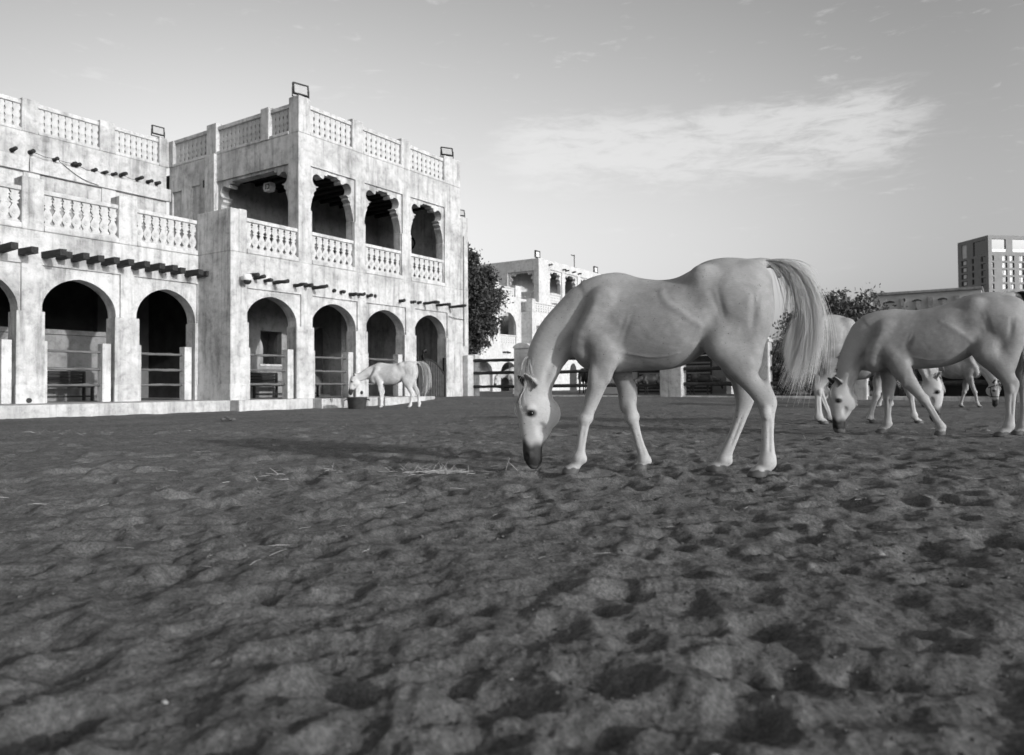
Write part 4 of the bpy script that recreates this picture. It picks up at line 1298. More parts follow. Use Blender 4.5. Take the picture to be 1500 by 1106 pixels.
def make_horse(S, h, coat, hair, mane, label, group, yaw=30, tau=0, tail_n=700, tail_mat='hair_white', vein=True):
    lo = (-1.60, -.48, -.02); hi = (max(p[0] for p in S['trunk']) + .30, .48, 1.80)
    fld = Field(lo, hi, h)
    Y = (0, 1, 0)
    fld.trunk(S['trunk'])
    # neck
    fld.tube([(x, 0, z, a, b) for x, z, a, b in S['neck']], Y, .07)
    # shoulder blade, point of shoulder, triceps, breast
    (wx, wz), (px_, pz) = S['withers']
    for sg in (-1, 1):
        fld.tube([(wx, sg * .06, wz - .24, .08, .04), (wx * .6 + px_ * .4, sg * .135, wz * .6 + pz * .4, .12, .06), (wx * .25 + px_ * .75, sg * .16, wz * .25 + pz * .75, .12, .065), (px_, sg * .135, pz, .085, .06)], Y, .035)
        tx, tz = S['trc'][0]
        fld.ell((tx, sg * .165, tz), (.135, .078, .105), .014, [(.8, 0, -.6), (0, 1, 0), (.6, 0, .8)])
        fld.ell((px_ + .03, sg * .08, pz - .05), (.085, .075, .11), .08)
        hx, hz = S['haunch'][0]
        fld.ell((hx, sg * .155, hz), (.21, .125, .27), .06, [(.95, 0, .3), (0, 1, 0), (-.3, 0, .95)])
        fld.ell((hx + .10, sg * .12, hz - .06), (.115, .115, .25), .05)
        ix, iz = S['hip'][0]
        fld.ell((ix + .02, sg * .175, iz - .06), (.075, .05, .07), .09)
        fx, fz = S['flank'][0]
        fld.ell((fx - .03, sg * .405, fz + .03), (.085, .125, .16), .11, [(.85, 0, .52), (0, 1, 0), (-.52, 0, .85)], True)
        # hollow of the neck in front of the shoulder
        fld.ell((px_ - .03, sg * .215, pz + .27), (.05, .08, .17), .06, [(.85, 0, -.5), (0, 1, 0), (.5, 0, .85)], True)
        # shallow lines between the muscles
        fld.ell((tx + .165, sg * .315, tz + .03), (.017, .055, .15), .05, [(.94, 0, -.34), (0, 1, 0), (.34, 0, .94)], True)
        fld.ell((hx - .13, sg * .333, hz - .10), (.018, .055, .17), .05, [(.97, 0, .25), (0, 1, 0), (-.25, 0, .97)], True)
        fld.ell((hx + .085, sg * .303, hz - .16), (.015, .05, .15), .045, [(.99, 0, -.12), (0, 1, 0), (.12, 0, .99)], True)
        nk = S['neck']
        for i in range(2, 5):
            (x0, z0, a0, b0_), (x1, z1, a1, b1_) = nk[i], nk[min(i + 1, 5)]
            vx, vz = x1 - x0, z1 - z0
            ln = math.hypot(vx, vz) + 1e-6
            nx, nz_ = -vz / ln, vx / ln
            if nz_ > 0: nx, nz_ = -nx, -nz_
            fld.ell(((x0 + x1) / 2 + nx * a0 * .42, sg * (b0_ * .90 + .030), (z0 + z1) / 2 + nz_ * a0 * .42), (.022, .042, ln * .75), .04, [(nx, 0, nz_), (0, 1, 0), (vx / ln, 0, vz / ln)], True)
        # thigh and buttock running down into the second thigh
        bt = S['buttock']
        lg = S['legs'][2] if sg < 0 else S['legs'][3]
        rows = [(bt[0][0], sg * .115, bt[0][1], .15, .105), (bt[1][0], sg * .125, bt[1][1], .16, .11), (bt[2][0], sg * .14, bt[2][1], .135, .095)]
        rows += [(bt[3][0], sg * .15, bt[3][1], .10, .07)] if sg < 0 else [(lg[1][0], lg[1][2], lg[1][1], .09, .065)]
        fld.tube(rows, Y, .05)
    # skin fold of the flank and the belly vein
    if 'fold' in S:
        for sg in (-1, 1):
            rows = [(x, sg * (fld.trunk_y(x, z) - .034), z, .026 - .008 * abs(i / (len(S['fold']) - 1) - .4) * 2, .026) for i, (x, z) in enumerate(S['fold'])]
            fld.tube(rows, Y, .03)
            rows = [(x, sg * (fld.trunk_y(x, z) - .007), z, .008, .008) for x, z in S['vein']]
            fld.tube(rows, Y, .010)
    # legs
    for li, leg in enumerate(S['legs']):
        rows = [(x, y, z, a, b) for x, z, y, a, b in leg]
        fld.tube(rows[:4], Y, .05)
        fld.tube(rows[2:], Y, .012)
        sg = -1 if leg[0][2] < 0 else 1
        if li >= 2:   # hock point and tendon, stifle
            hk = max(range(3, 7), key=lambda i: leg[i][0] if i < len(leg) else -9)
            x, z, y, a, b = leg[hk]
            fld.ell((x + a * .55, y, z + .035), (.035, .024, .05), .03)
            fld.tube([(x + a * .6, y, z + .05, .016, .014), (x + a * .2 - .01, y, z + .20, .018, .016)], Y, .03, 1)
            x0, z0, y0, a0, b0 = leg[1]
            fld.ell((x0 - .05, y0 - sg * .0, z0 + .02), (.075, .07, .10), .05)
            fld.ell((x - a * .2, y + sg * .04, z - .03), (.03, .018, .05), .02)
        else:
            e0, e1 = leg[1], leg[3]
            fld.ell((e0[0] * .6 + e1[0] * .4 - .035, e0[2] + sg * .015, e0[1] * .6 + e1[1] * .4), (.04, .05, .12), .025)
            fld.ell((e0[0] * .75 + e1[0] * .25 + .045, e0[2] + sg * .01, e0[1] * .75 + e1[1] * .25), (.04, .045, .10), .02)
            x, z, y, a, b = leg[4] if li == 0 else leg[3]
            fld.ell((x - .012, y, z), (.048, .048, .052), .02)
            fld.ell((x + .035, y, z + .01), (.022, .026, .035), .02)
        # tendon groove along the cannon, ergot
        c0, c1 = leg[-7], leg[-5]
        vx, vz = c1[0] - c0[0], c1[1] - c0[1]
        ln = math.hypot(vx, vz)
        for s2 in (-1, 1):
            rt = [(-vz / ln, 0, vx / ln), (0, 1, 0), (vx / ln, 0, vz / ln)]
            mx_, mz_ = (c0[0] + c1[0]) / 2 + .008, (c0[1] + c1[1]) / 2
            fld.ell((mx_, c0[2] + s2 * (.034 + .004), mz_), (.009, .016, ln * .55), .010, rt, True)
        fet = leg[-4]
        fld.ell((fet[0] + .036, fet[2], fet[1] - .012), (.024, .024, .032), .02)
        fld.ell((fet[0] - .008, fet[2], fet[1]), (.040, .040, .036), .02)
    # tail dock
    tg = S['tail']
    d0 = tg[1]
    fld.tube([(d0[0][0] - .05, 0, d0[0][1] - .04, .05, .05), (d0[0][0] + .03, 0, d0[0][1] - .01, .036, .036), (d0[1][0] - .03, 0, d0[1][1] - .01, .028, .028), (d0[1][0], 0, d0[1][1] - .09, .016, .016)], Y, .04)
    # head
    ps = R(yaw); ta = R(tau)
    fh = np.array([-math.cos(ps), -math.sin(ps), 0.0]); zz = np.array([0, 0, 1.0])
    aa = -zz * math.cos(ta) + fh * math.sin(ta); ff = fh * math.cos(ta) + zz * math.sin(ta)
    ll = np.cross(aa, ff)
    if ll[1] > 0: ll = -ll           # ll points to the near side
    O = np.array([S['poll'][0], 0, S['poll'][1]])
    def hp(s_, f_, l_=0.0): return O + aa * s_ + ff * f_ + ll * l_
    rot = [tuple(ff), tuple(ll), tuple(aa)]
    hd = [(-.03, -.035, .090, .062), (.04, -.012, .112, .075), (.12, -.002, .140, .092), (.20, -.006, .152, .094), (.28, .000, .138, .082), (.36, .016, .106, .066), (.43, .028, .083, .056), (.49, .032, .077, .058), (.545, .030, .072, .057), (.59, .020, .054, .047)]
    fld.tube([tuple(hp(s_, f_)) + (a, b) for s_, f_, a, b in hd], tuple(ll), .035)
    for sg in (-1, 1):
        fld.ell(hp(.205, -.074, sg * .042), (.114, .048, .125), .02, rot)        # jowl
        fld.ell(hp(.163, .058, sg * .072), (.042, .028, .034), .022, rot)        # brow
        fld.ell(hp(.245, .050, sg * .060), (.016, .016, .050), .02, rot)         # cheek ridge
        fld.ell(hp(.20, .064, sg * .108), (.020, .012, .016), .012, rot, True)   # eye socket
        fld.ell(hp(.525, .066, sg * .038), (.028, .024, .038), .018, rot)        # nostril rim
        fld.ell(hp(.535, .090, sg * .046), (.014, .014, .024), .008, rot, True)
        fld.ell(hp(.33, -.02, sg * .075), (.028, .018, .05), .03, rot, True)
    fld.ell(hp(.57, -.012), (.032, .030, .026), .02, rot)                         # chin
    # ears
    ear_ax = []
    for sg in (1, -1):
        b0 = hp(.015, .0 if sg > 0 else .02, sg * .055)
        v = ff * .62 - aa * .70 + ll * sg * (.10 if sg > 0 else .45)
        v /= np.linalg.norm(v); L = .175
        w_ = ll * .75 + ff * .45; w_ -= v * (w_ @ v); w_ /= np.linalg.norm(w_)
        fld.tube([tuple(b0 - v * .02) + (.024, .022), tuple(b0 + v * L * .22) + (.031, .018), tuple(b0 + v * L * .45) + (.037, .015), tuple(b0 + v * L * .72) + (.026, .012), tuple(b0 + v * L * .90) + (.012, .008), tuple(b0 + v * L) + (.004, .004)], tuple(w_), .010, 3)
        fld.ell(b0 + v * L * .48 + w_ * .020, (.020, .013, L * .30), .006, [tuple(np.cross(v, w_)), tuple(w_), tuple(v)], True)
        ear_ax.append((b0, v, L))
    # flat soles
    k = int(np.ceil((0 - fld.lo[2]) / h))
    fld.F[:, :, :k + 1] = np.maximum(fld.F[:, :, :k + 1], (0.0 - fld.ax[2][None, None, :k + 1]) + .0001)
    V, Fq = fld.skin()
    me = np_mesh('horse', V, Fq, coat)
    # skin colour masks: dark muzzle, eye rims, nostrils, ear linings; hooves
    D = V - O
    s_, f_, l_ = D @ aa, D @ ff, D @ ll
    inhead = (s_ > .02) & (s_ < .70) & (np.abs(l_) < .16) & (np.abs(f_) < .22)
    nz = .018 * np.sin(l_ * 60) + .012 * np.sin(f_ * 55 + 1)
    sk = np.where(inhead, smooth01(s_ + nz + .10 * f_, .40, .48), 0)
    for sg in (-1, 1):
        d = np.sqrt(((s_ - .20) / 1.0) ** 2 + ((f_ - .062) / 1.35) ** 2 + (l_ - sg * .095) ** 2)
        sk = np.maximum(sk, np.where(inhead, 1 - smooth01(d, .022, .044), 0) * .85)
    for b0, v, L in ear_ax:
        q = (V - b0) @ v
        rad = (V - b0) - q[:, None] * v
        side = rad @ (ll * .75 + ff * .45) / (np.linalg.norm(rad, axis=1) + 1e-6)
        m_ = (q > L * .16) & (q < L * .92) & (np.linalg.norm(rad, axis=1) < .06)
        sk = np.maximum(sk, np.where(m_, smooth01(side, .1, .5), 0) * .93)
    pale = smooth01(-V[:, 0], -S['withers'][1][0] - .05, -S['withers'][1][0] + .25) * np.where(V[:, 2] > .5, .62, 0)
    pale = np.maximum(pale, smooth01(s_, -.30, .10) * np.where((s_ < .75) & (np.abs(l_) < .25) & (np.abs(f_) < .30), 1, 0) * .75)
    pale = np.maximum(pale, (1 - smooth01(V[:, 2], .42, .72)) * np.where(np.abs(V[:, 1]) > .02, 1, 0) * np.where(inhead, 0, 1) * .55)
    pale = np.maximum(pale, smooth01(V[:, 2], 1.35, 1.62) * .25)
    hoof = 1 - smooth01(V[:, 2] + .006 * np.sin(V[:, 0] * 90), .050, .056)
    for nm, arr in (('skin', sk), ('hoof', hoof), ('pale', pale)):
        at = me.attributes.new(nm, 'FLOAT', 'POINT')
        at.data.foreach_set('value', np.ascontiguousarray(arr, np.float32))
    o = obj('horse', me)
    o.location = S['loc']; o.rotation_euler = (0, 0, R(S['rot']))
    tag(o, label, 'horse', group)
    for sg in (1, -1):
        e = MB().ball(tuple(hp(.198, .060, sg * .088)), .0215, 12, 8).build('eye', 'eye', o, True)
    # tail hair
    gd = [[(x, 0, z) for x, z in q] for q in tg]
    strands(gd, tail_n, .0016 if tail_n > 1000 else .0032, 5, .034, tail_mat, 'tail', o, 13, .042, 3, 0, .60, .45)
    # mane along the crest and forelock
    cr = catmull([(x, z) for x, z in S['crest']], 6)
    if mane == 'long':
        gm = []
        for i in range(0, len(cr), 3):
            x, z = cr[i]
            t = i / (len(cr) - 1)
            Lm = .10 + .12 * t
            gm.append([(x + .02, 0.0, z - .03), (x - .008, .02, z + .004), (x - .010, .06, z - .02), (x - .02, .10, z - .02 - Lm * .5), (x - .03, .125, z - .02 - Lm)])
        strands(gm, 520, .0026, 8, .012, hair, 'mane', o, 8, .02)
        gm = []
        for t in (.72, .82, .92, 1.0):
            x, z = cr[int(t * (len(cr) - 1))]
            gm.append([(x + .025, 0, z), (x + .005, -.035, z - .005), (x + .022, -.070, z - .06), (x + .030, -.085, z - .14), (x + .030, -.09, z - .20)])
        strands(gm, 70, .0018, 9, .02, hair, 'mane', o, 4, .03)
    else:
        gm = []
        for i in range(0, len(cr), 3):
            x, z = cr[i]
            gm.append([(x + .03, 0, z - .03), (x + .008, 0, z - .005), (x - .012, .004, z + .012), (x - .022, .01, z + .022)])
        strands(gm, 700, .0032, 8, .016, 'hair_dark', 'mane', o, 8, .008)
    fl = []
    for l0 in (-.03, -.01, .01, .035):
        fl.append([tuple(hp(-.06, -.02, l0 * .4)), tuple(hp(-.02, .07, l0 * .6)), tuple(hp(.07, .125, l0)), tuple(hp(.15, .137, l0 * 1.4)), tuple(hp(.21, .134, l0 * 1.7))])
    strands(fl, 110 if mane == 'long' else 50, .0022, 12, .006, hair, 'forelock', o, 8, .012)
    return o

HORSE_A=dict(
 loc=(1.200,5.697,0.000), rot=-10.40,
 trunk=[(-0.67, 1.24, 0.967, 0.1),(-0.605, 1.384, 0.848, 0.16),(-0.514, 1.499, 0.784, 0.2),(-0.424, 1.547, 0.769, 0.225),(-0.334, 1.542, 0.779, 0.24),(-0.211, 1.502, 0.785, 0.265),(-0.07, 1.48, 0.787, 0.285),(0.052, 1.49, 0.804, 0.29),(0.156, 1.537, 0.84, 0.285),(0.243, 1.594, 0.901, 0.275),(0.329, 1.623, 0.962, 0.265),(0.431, 1.633, 0.978, 0.265),(0.55, 1.624, 0.967, 0.255),(0.633, 1.607, 0.983, 0.22),(0.692, 1.578, 1.034, 0.16),(0.732, 1.486, 1.121, 0.08)],
 neck=[(-0.543, 1.21, 0.3, 0.15), (-0.698, 1.14, 0.235, 0.125), (-0.835, 1.057, 0.186, 0.105), (-0.932, 0.925, 0.158, 0.09), (-0.977, 0.785, 0.128, 0.08), (-1.004, 0.679, 0.1, 0.07)],
 legs=[
  [(-0.491, 1.046, -0.15, 0.13, 0.07), (-0.473, 0.886, -0.17, 0.105, 0.065), (-0.536, 0.677, -0.175, 0.068, 0.055), (-0.608, 0.475, -0.175, 0.047, 0.044), (-0.625, 0.423, -0.175, 0.048, 0.046), (-0.638, 0.37, -0.175, 0.04, 0.037), (-0.653, 0.274, -0.175, 0.036, 0.029), (-0.666, 0.186, -0.175, 0.037, 0.03), (-0.675, 0.13, -0.175, 0.048, 0.038), (-0.697, 0.077, -0.175, 0.037, 0.034), (-0.722, 0.045, -0.175, 0.046, 0.044), (-0.747, 0.011, -0.175, 0.062, 0.056)],
  [(-0.382, 0.859, 0.15, 0.1, 0.065), (-0.339, 0.674, 0.17, 0.069, 0.054), (-0.307, 0.527, 0.17, 0.051, 0.045), (-0.285, 0.416, 0.17, 0.047, 0.043), (-0.26, 0.324, 0.17, 0.038, 0.034), (-0.23, 0.214, 0.17, 0.036, 0.029), (-0.204, 0.132, 0.17, 0.042, 0.034), (-0.195, 0.087, 0.17, 0.045, 0.037), (-0.212, 0.041, 0.17, 0.036, 0.034), (-0.218, 0.028, 0.17, 0.045, 0.043), (-0.234, 0.0, 0.17, 0.06, 0.055)],
  [(0.392, 1.047, -0.165, 0.15, 0.1), (0.39, 0.961, -0.17, 0.13, 0.085), (0.463, 0.858, -0.17, 0.108, 0.072), (0.533, 0.756, -0.165, 0.085, 0.056), (0.604, 0.662, -0.16, 0.07, 0.046), (0.667, 0.586, -0.16, 0.075, 0.042), (0.689, 0.502, -0.16, 0.061, 0.04), (0.694, 0.401, -0.16, 0.046, 0.034), (0.691, 0.283, -0.16, 0.045, 0.032), (0.691, 0.182, -0.16, 0.052, 0.037), (0.687, 0.115, -0.16, 0.064, 0.043), (0.658, 0.064, -0.16, 0.048, 0.042), (0.633, 0.043, -0.16, 0.055, 0.05), (0.608, 0.003, -0.16, 0.066, 0.058)],
  [(0.507, 1.028, 0.14, 0.15, 0.09), (0.525, 0.813, 0.14, 0.09, 0.065), (0.551, 0.67, 0.14, 0.068, 0.05), (0.57, 0.553, 0.14, 0.066, 0.041), (0.543, 0.437, 0.14, 0.05, 0.037), (0.493, 0.295, 0.14, 0.042, 0.032), (0.44, 0.169, 0.14, 0.045, 0.032), (0.415, 0.097, 0.14, 0.054, 0.039), (0.383, 0.052, 0.14, 0.044, 0.04), (0.364, 0.038, 0.14, 0.05, 0.046), (0.332, 0.007, 0.14, 0.062, 0.055)],],
 poll=(-1.028, 0.66),
 buttock=[(0.598, 1.421), (0.592, 1.211), (0.559, 1.019), (0.56, 0.845)],
 ears=[(-1.142, 0.701), (-1.322, 0.714)],
 withers=[(-0.388, 1.522), (-0.645, 0.967)],
 trc=[(-0.518, 1.001)],
 haunch=[(0.503, 1.265)],
 hip=[(0.222, 1.538)],
 crest=[(-0.496, 1.529), (-0.696, 1.404), (-0.917, 1.218), (-1.02, 1.064), (-1.076, 0.899), (-1.102, 0.753)],
 flank=[(0.145, 1.292)],
 fold=[(-0.049, 1.359), (-0.037, 1.297), (0.018, 1.238), (0.087, 1.194), (0.152, 1.15), (0.212, 1.11)],
 vein=[(-0.358, 0.927), (-0.252, 0.904), (-0.146, 0.888), (-0.041, 0.89), (0.063, 0.912)],
 tail=[[(0.667, 1.59), (0.75, 1.564), (0.795, 1.45), (0.812, 1.275), (0.784, 1.05), (0.732, 0.808)], [(0.683, 1.596), (0.816, 1.571), (0.913, 1.437), (0.959, 1.202), (0.906, 0.91), (0.796, 0.634)], [(0.692, 1.599), (0.852, 1.573), (0.963, 1.462), (1.029, 1.253), (1.022, 0.977), (0.918, 0.582)], [(0.692, 1.599), (0.862, 1.573), (0.987, 1.47), (1.061, 1.26), (1.074, 1.011), (1.014, 0.65)]],
)
HORSE_B=dict(
 loc=(5.210,9.027,0.050), rot=-22.25,
 trunk=[(-0.847, 1.243, 0.889, 0.1),(-0.787, 1.315, 0.841, 0.15),(-0.668, 1.478, 0.794, 0.2),(-0.551, 1.543, 0.783, 0.225),(-0.421, 1.537, 0.79, 0.245),(-0.275, 1.52, 0.796, 0.27),(-0.131, 1.536, 0.801, 0.285),(0.012, 1.572, 0.817, 0.29),(0.138, 1.615, 0.855, 0.285),(0.262, 1.661, 0.915, 0.275),(0.37, 1.691, 0.984, 0.265),(0.492, 1.702, 1.025, 0.265),(0.641, 1.688, 1.022, 0.25),(0.73, 1.648, 1.055, 0.21),(0.787, 1.541, 1.105, 0.14),(0.822, 1.417, 1.209, 0.07)],
 neck=[(-0.706, 1.192, 0.32, 0.15), (-0.832, 1.112, 0.24, 0.125), (-0.935, 1.002, 0.185, 0.105), (-1.014, 0.854, 0.145, 0.09), (-1.059, 0.686, 0.118, 0.08), (-1.09, 0.574, 0.1, 0.07)],
 legs=[
  [(-0.539, 1.025, -0.15, 0.15, 0.08), (-0.464, 0.806, -0.17, 0.115, 0.075), (-0.371, 0.644, -0.175, 0.085, 0.058), (-0.275, 0.504, -0.175, 0.06, 0.047), (-0.221, 0.433, -0.175, 0.058, 0.047), (-0.177, 0.362, -0.175, 0.045, 0.038), (-0.125, 0.262, -0.175, 0.042, 0.031), (-0.08, 0.174, -0.175, 0.042, 0.031), (-0.047, 0.112, -0.175, 0.05, 0.038), (-0.039, 0.067, -0.175, 0.04, 0.036), (-0.044, 0.047, -0.175, 0.05, 0.045), (-0.06, -0.0, -0.175, 0.066, 0.058)],
  [(-0.591, 0.869, 0.15, 0.11, 0.07), (-0.568, 0.664, 0.17, 0.08, 0.057), (-0.566, 0.514, 0.17, 0.06, 0.049), (-0.574, 0.44, 0.17, 0.055, 0.045), (-0.576, 0.346, 0.17, 0.043, 0.035), (-0.581, 0.234, 0.17, 0.04, 0.03), (-0.589, 0.122, 0.17, 0.05, 0.039), (-0.618, 0.056, 0.17, 0.042, 0.036), (-0.641, 0.032, 0.17, 0.05, 0.045), (-0.675, -0.01, 0.17, 0.062, 0.056)],
  [(0.429, 1.072, -0.165, 0.15, 0.1), (0.441, 0.967, -0.17, 0.14, 0.09), (0.538, 0.845, -0.17, 0.118, 0.075), (0.6, 0.741, -0.165, 0.092, 0.058), (0.648, 0.654, -0.16, 0.078, 0.048), (0.676, 0.582, -0.16, 0.078, 0.044), (0.668, 0.483, -0.16, 0.06, 0.04), (0.663, 0.346, -0.16, 0.05, 0.035), (0.658, 0.226, -0.16, 0.048, 0.033), (0.645, 0.131, -0.16, 0.06, 0.041), (0.615, 0.071, -0.16, 0.05, 0.042), (0.59, 0.05, -0.16, 0.056, 0.05), (0.549, -0.003, -0.16, 0.068, 0.06)],
  [(0.704, 1.079, 0.14, 0.15, 0.09), (0.784, 0.83, 0.15, 0.1, 0.065), (0.834, 0.689, 0.15, 0.075, 0.05), (0.874, 0.583, 0.15, 0.072, 0.042), (0.874, 0.442, 0.15, 0.05, 0.037), (0.864, 0.267, 0.15, 0.044, 0.032), (0.851, 0.118, 0.15, 0.056, 0.04), (0.823, 0.059, 0.15, 0.046, 0.04), (0.811, 0.042, 0.15, 0.05, 0.046), (0.785, 0.006, 0.15, 0.062, 0.056)],],
 poll=(-1.124, 0.607),
 buttock=[(0.705, 1.474), (0.696, 1.213), (0.652, 0.986), (0.639, 0.829)],
 ears=[(-1.286, 0.575), (-1.24, 0.593)],
 withers=[(-0.503, 1.517), (-0.776, 0.925)],
 trc=[(-0.576, 1.013)],
 haunch=[(0.576, 1.322)],
 hip=[(0.307, 1.58)],
 crest=[(-0.568, 1.544), (-0.837, 1.388), (-1.045, 1.117), (-1.119, 0.931), (-1.167, 0.743), (-1.198, 0.612)],
 flank=[(0.18, 1.354)],
 fold=[(-0.039, 1.34), (0.039, 1.287), (0.131, 1.221), (0.208, 1.171), (0.269, 1.11)],
 vein=[(-0.348, 0.953), (-0.22, 0.915), (-0.093, 0.903), (0.033, 0.919)],
 tail=[[(0.73, 1.665), (0.803, 1.627), (0.842, 1.486), (0.841, 1.243), (0.815, 1.035), (0.775, 0.862)], [(0.738, 1.672), (0.847, 1.633), (0.903, 1.449), (0.898, 1.172), (0.864, 0.895), (0.823, 0.653)], [(0.738, 1.676), (0.877, 1.644), (0.961, 1.446), (0.985, 1.186), (0.972, 0.859), (0.917, 0.584)], [(0.738, 1.676), (0.891, 1.647), (1.004, 1.444), (1.043, 1.184), (1.052, 0.892), (1.018, 0.617)]],
)
HORSE_S=dict(
 loc=(-3.900,24.300,-0.040), rot=0.00,
 trunk=[(-0.716, 1.184, 0.922, 0.1),(-0.633, 1.326, 0.839, 0.16),(-0.514, 1.456, 0.79, 0.2),(-0.371, 1.495, 0.778, 0.225),(-0.181, 1.466, 0.769, 0.26),(0.009, 1.455, 0.775, 0.285),(0.176, 1.475, 0.81, 0.28),(0.342, 1.519, 0.88, 0.27),(0.532, 1.537, 0.891, 0.26),(0.699, 1.513, 0.89, 0.22),(0.793, 1.424, 1.008, 0.14),(0.829, 1.293, 1.103, 0.07)],
 neck=[(-0.598, 1.147, 0.25, 0.14), (-0.728, 1.148, 0.21, 0.125), (-0.871, 1.109, 0.165, 0.1), (-1.061, 1.019, 0.135, 0.088), (-1.192, 0.977, 0.105, 0.075), (-1.24, 0.973, 0.09, 0.065)],
 legs=[
  [(-0.429, 0.943, -0.15, 0.12, 0.07), (-0.385, 0.801, -0.17, 0.1, 0.065), (-0.355, 0.612, -0.17, 0.065, 0.055), (-0.344, 0.447, -0.17, 0.046, 0.043), (-0.342, 0.306, -0.17, 0.037, 0.03), (-0.344, 0.129, -0.17, 0.043, 0.036), (-0.363, 0.063, -0.17, 0.036, 0.034), (-0.373, 0.042, -0.17, 0.046, 0.044), (-0.387, -0.01, -0.17, 0.06, 0.055)],
  [(-0.387, 0.849, 0.15, 0.11, 0.07), (-0.367, 0.634, 0.17, 0.065, 0.055), (-0.363, 0.443, 0.17, 0.046, 0.043), (-0.368, 0.276, 0.17, 0.037, 0.03), (-0.378, 0.12, 0.17, 0.043, 0.036), (-0.392, 0.061, 0.17, 0.036, 0.034), (-0.4, 0.042, 0.17, 0.046, 0.044), (-0.414, -0.001, 0.17, 0.06, 0.055)],
  [(0.483, 1.008, -0.165, 0.16, 0.1), (0.471, 0.879, -0.17, 0.13, 0.09), (0.557, 0.701, -0.16, 0.09, 0.062), (0.641, 0.517, -0.16, 0.066, 0.046), (0.669, 0.441, -0.16, 0.068, 0.042), (0.65, 0.342, -0.16, 0.048, 0.036), (0.621, 0.229, -0.16, 0.042, 0.032), (0.6, 0.123, -0.16, 0.052, 0.039), (0.573, 0.064, -0.16, 0.042, 0.038), (0.554, 0.041, -0.16, 0.05, 0.046), (0.521, -0.015, -0.16, 0.06, 0.055)],
  [(0.558, 1.011, 0.15, 0.15, 0.1), (0.641, 0.795, 0.15, 0.1, 0.07), (0.748, 0.627, 0.15, 0.075, 0.05), (0.814, 0.489, 0.15, 0.066, 0.042), (0.833, 0.364, 0.15, 0.045, 0.034), (0.842, 0.197, 0.15, 0.05, 0.037), (0.846, 0.113, 0.15, 0.05, 0.039), (0.841, 0.073, 0.15, 0.045, 0.042), (0.822, 0.001, 0.15, 0.06, 0.055)],],
 poll=(-1.204, 1.056),
 buttock=[(0.662, 1.353), (0.662, 1.128), (0.613, 0.914), (0.577, 0.748)],
 ears=[(-1.376, 1.087), (-1.38, 1.07)],
 withers=[(-0.419, 1.479), (-0.61, 0.945)],
 trc=[(-0.491, 1.016)],
 haunch=[(0.579, 1.247)],
 hip=[(0.283, 1.475)],
 crest=[(-0.466, 1.484), (-0.656, 1.397), (-0.894, 1.261), (-1.109, 1.138), (-1.227, 1.056), (-1.27, 1.033)],
 flank=[(0.222, 1.249)],
 tail=[[(0.746, 1.507), (0.841, 1.447), (0.876, 1.245), (0.887, 1.007), (0.874, 0.723), (0.862, 0.533)], [(0.751, 1.512), (0.912, 1.471), (1.019, 1.268), (1.041, 0.959), (1.004, 0.627), (0.944, 0.437)], [(0.758, 1.517), (0.972, 1.482), (1.126, 1.315), (1.172, 1.006), (1.123, 0.626), (1.039, 0.365)], [(0.758, 1.517), (0.996, 1.482), (1.161, 1.303), (1.224, 1.005), (1.207, 0.72), (1.147, 0.507)]],
)
main_horse = make_horse(HORSE_A, .0085, 'coat', 'hair_white', 'long', 'big pale grey horse in the centre, head down, long white tail blowing', 'pale horses grazing in the yard', 22, 0, 3000)
right_horse = make_horse(HORSE_B, .0105, 'coat_dull', 'hair_white', 'short', 'grey horse with dark clipped mane grazing at the right, forelegs spread', 'pale horses grazing in the yard', 18, 0, 1000, 'hair_dark')
tub_horse = make_horse(HORSE_S, .017, 'coat_white', 'hair_white', 'long', 'small white horse feeding from the tub in front of the tower', 'pale horses grazing in the yard', 6, 14, 420)

def mirror_tree(o, parent=None):
    """a copy of a thing facing the other way"""
    c = o.copy()
    me = o.data.copy()
    me.transform(Matrix.Scale(-1, 4, (1, 0, 0)))
    me.flip_normals()
    c.data = me
    COL.objects.link(c)
    c.parent = parent
    for ch in list(o.children): mirror_tree(ch, c)
    return c
def place(o, x, y, rz, s=1.0, label=None, z=None):
    o.location = (x, y, (float(ground_base(x, y)) if z is None else z))
    o.rotation_euler = (0, 0, R(rz))
    o.scale = (s, s, s)
    if label: o['label'] = label
    return o
def recolour(o, mp):
    if o.data:
        o.data = o.data.copy()
        for i, m in enumerate(o.data.materials):
            if m and m.name in mp: o.data.materials[i] = MAT[mp[m.name]]
    for ch in o.children: recolour(ch, mp)
    return o
for h_ in (main_horse, right_horse): h_.location.z += .018
mid_horse = place(mirror_tree(main_horse), 5.58, 11.9, -3, 1.07, 'pale horse behind the right one, facing right with its head near the ground', .05)
E_h = place(copy_tree(main_horse), 9.7, 20.6, -22, .98, 'pale horse mostly hidden behind the middle horse, only its legs showing')
F_h = place(mirror_tree(main_horse), 11.95, 20.3, -45, .98, 'pale horse in a dark halter facing the camera under the belly of the right horse')
G_h = place(copy_tree(tub_horse), .45, 39.5, 0, 1.0, 'white horse grazing behind the rail fence left of the nearest horse', .15)
def pony(t, k, rz, s, label, src, mirror=False):
    p = bw(t, -k, 0)
    o = mirror_tree(src) if mirror else copy_tree(src)
    recolour(o, {'coat': 'coat_black', 'coat_white': 'coat_black', 'hair_white': 'hair_dark'})
    place(o, p.x, p.y, rz, s, label, .2)
    o['group'] = 'dark horses behind the yard fence'
    return o
pony(17.6, 6.2, 12, .64, 'dark pony with lowered head seen under the belly of the nearest horse', tub_horse)
pony(17.6, 8.6, -8, .62, 'dark pony in front of the louvred door between the hind legs of the nearest horse', tub_horse, True)
pz_h = pony(21.0, 4.3, 75, .95, 'dark horse standing behind the fence beside the near foreleg', tub_horse)
pz_h.location = (3.85, 40.0, .15)
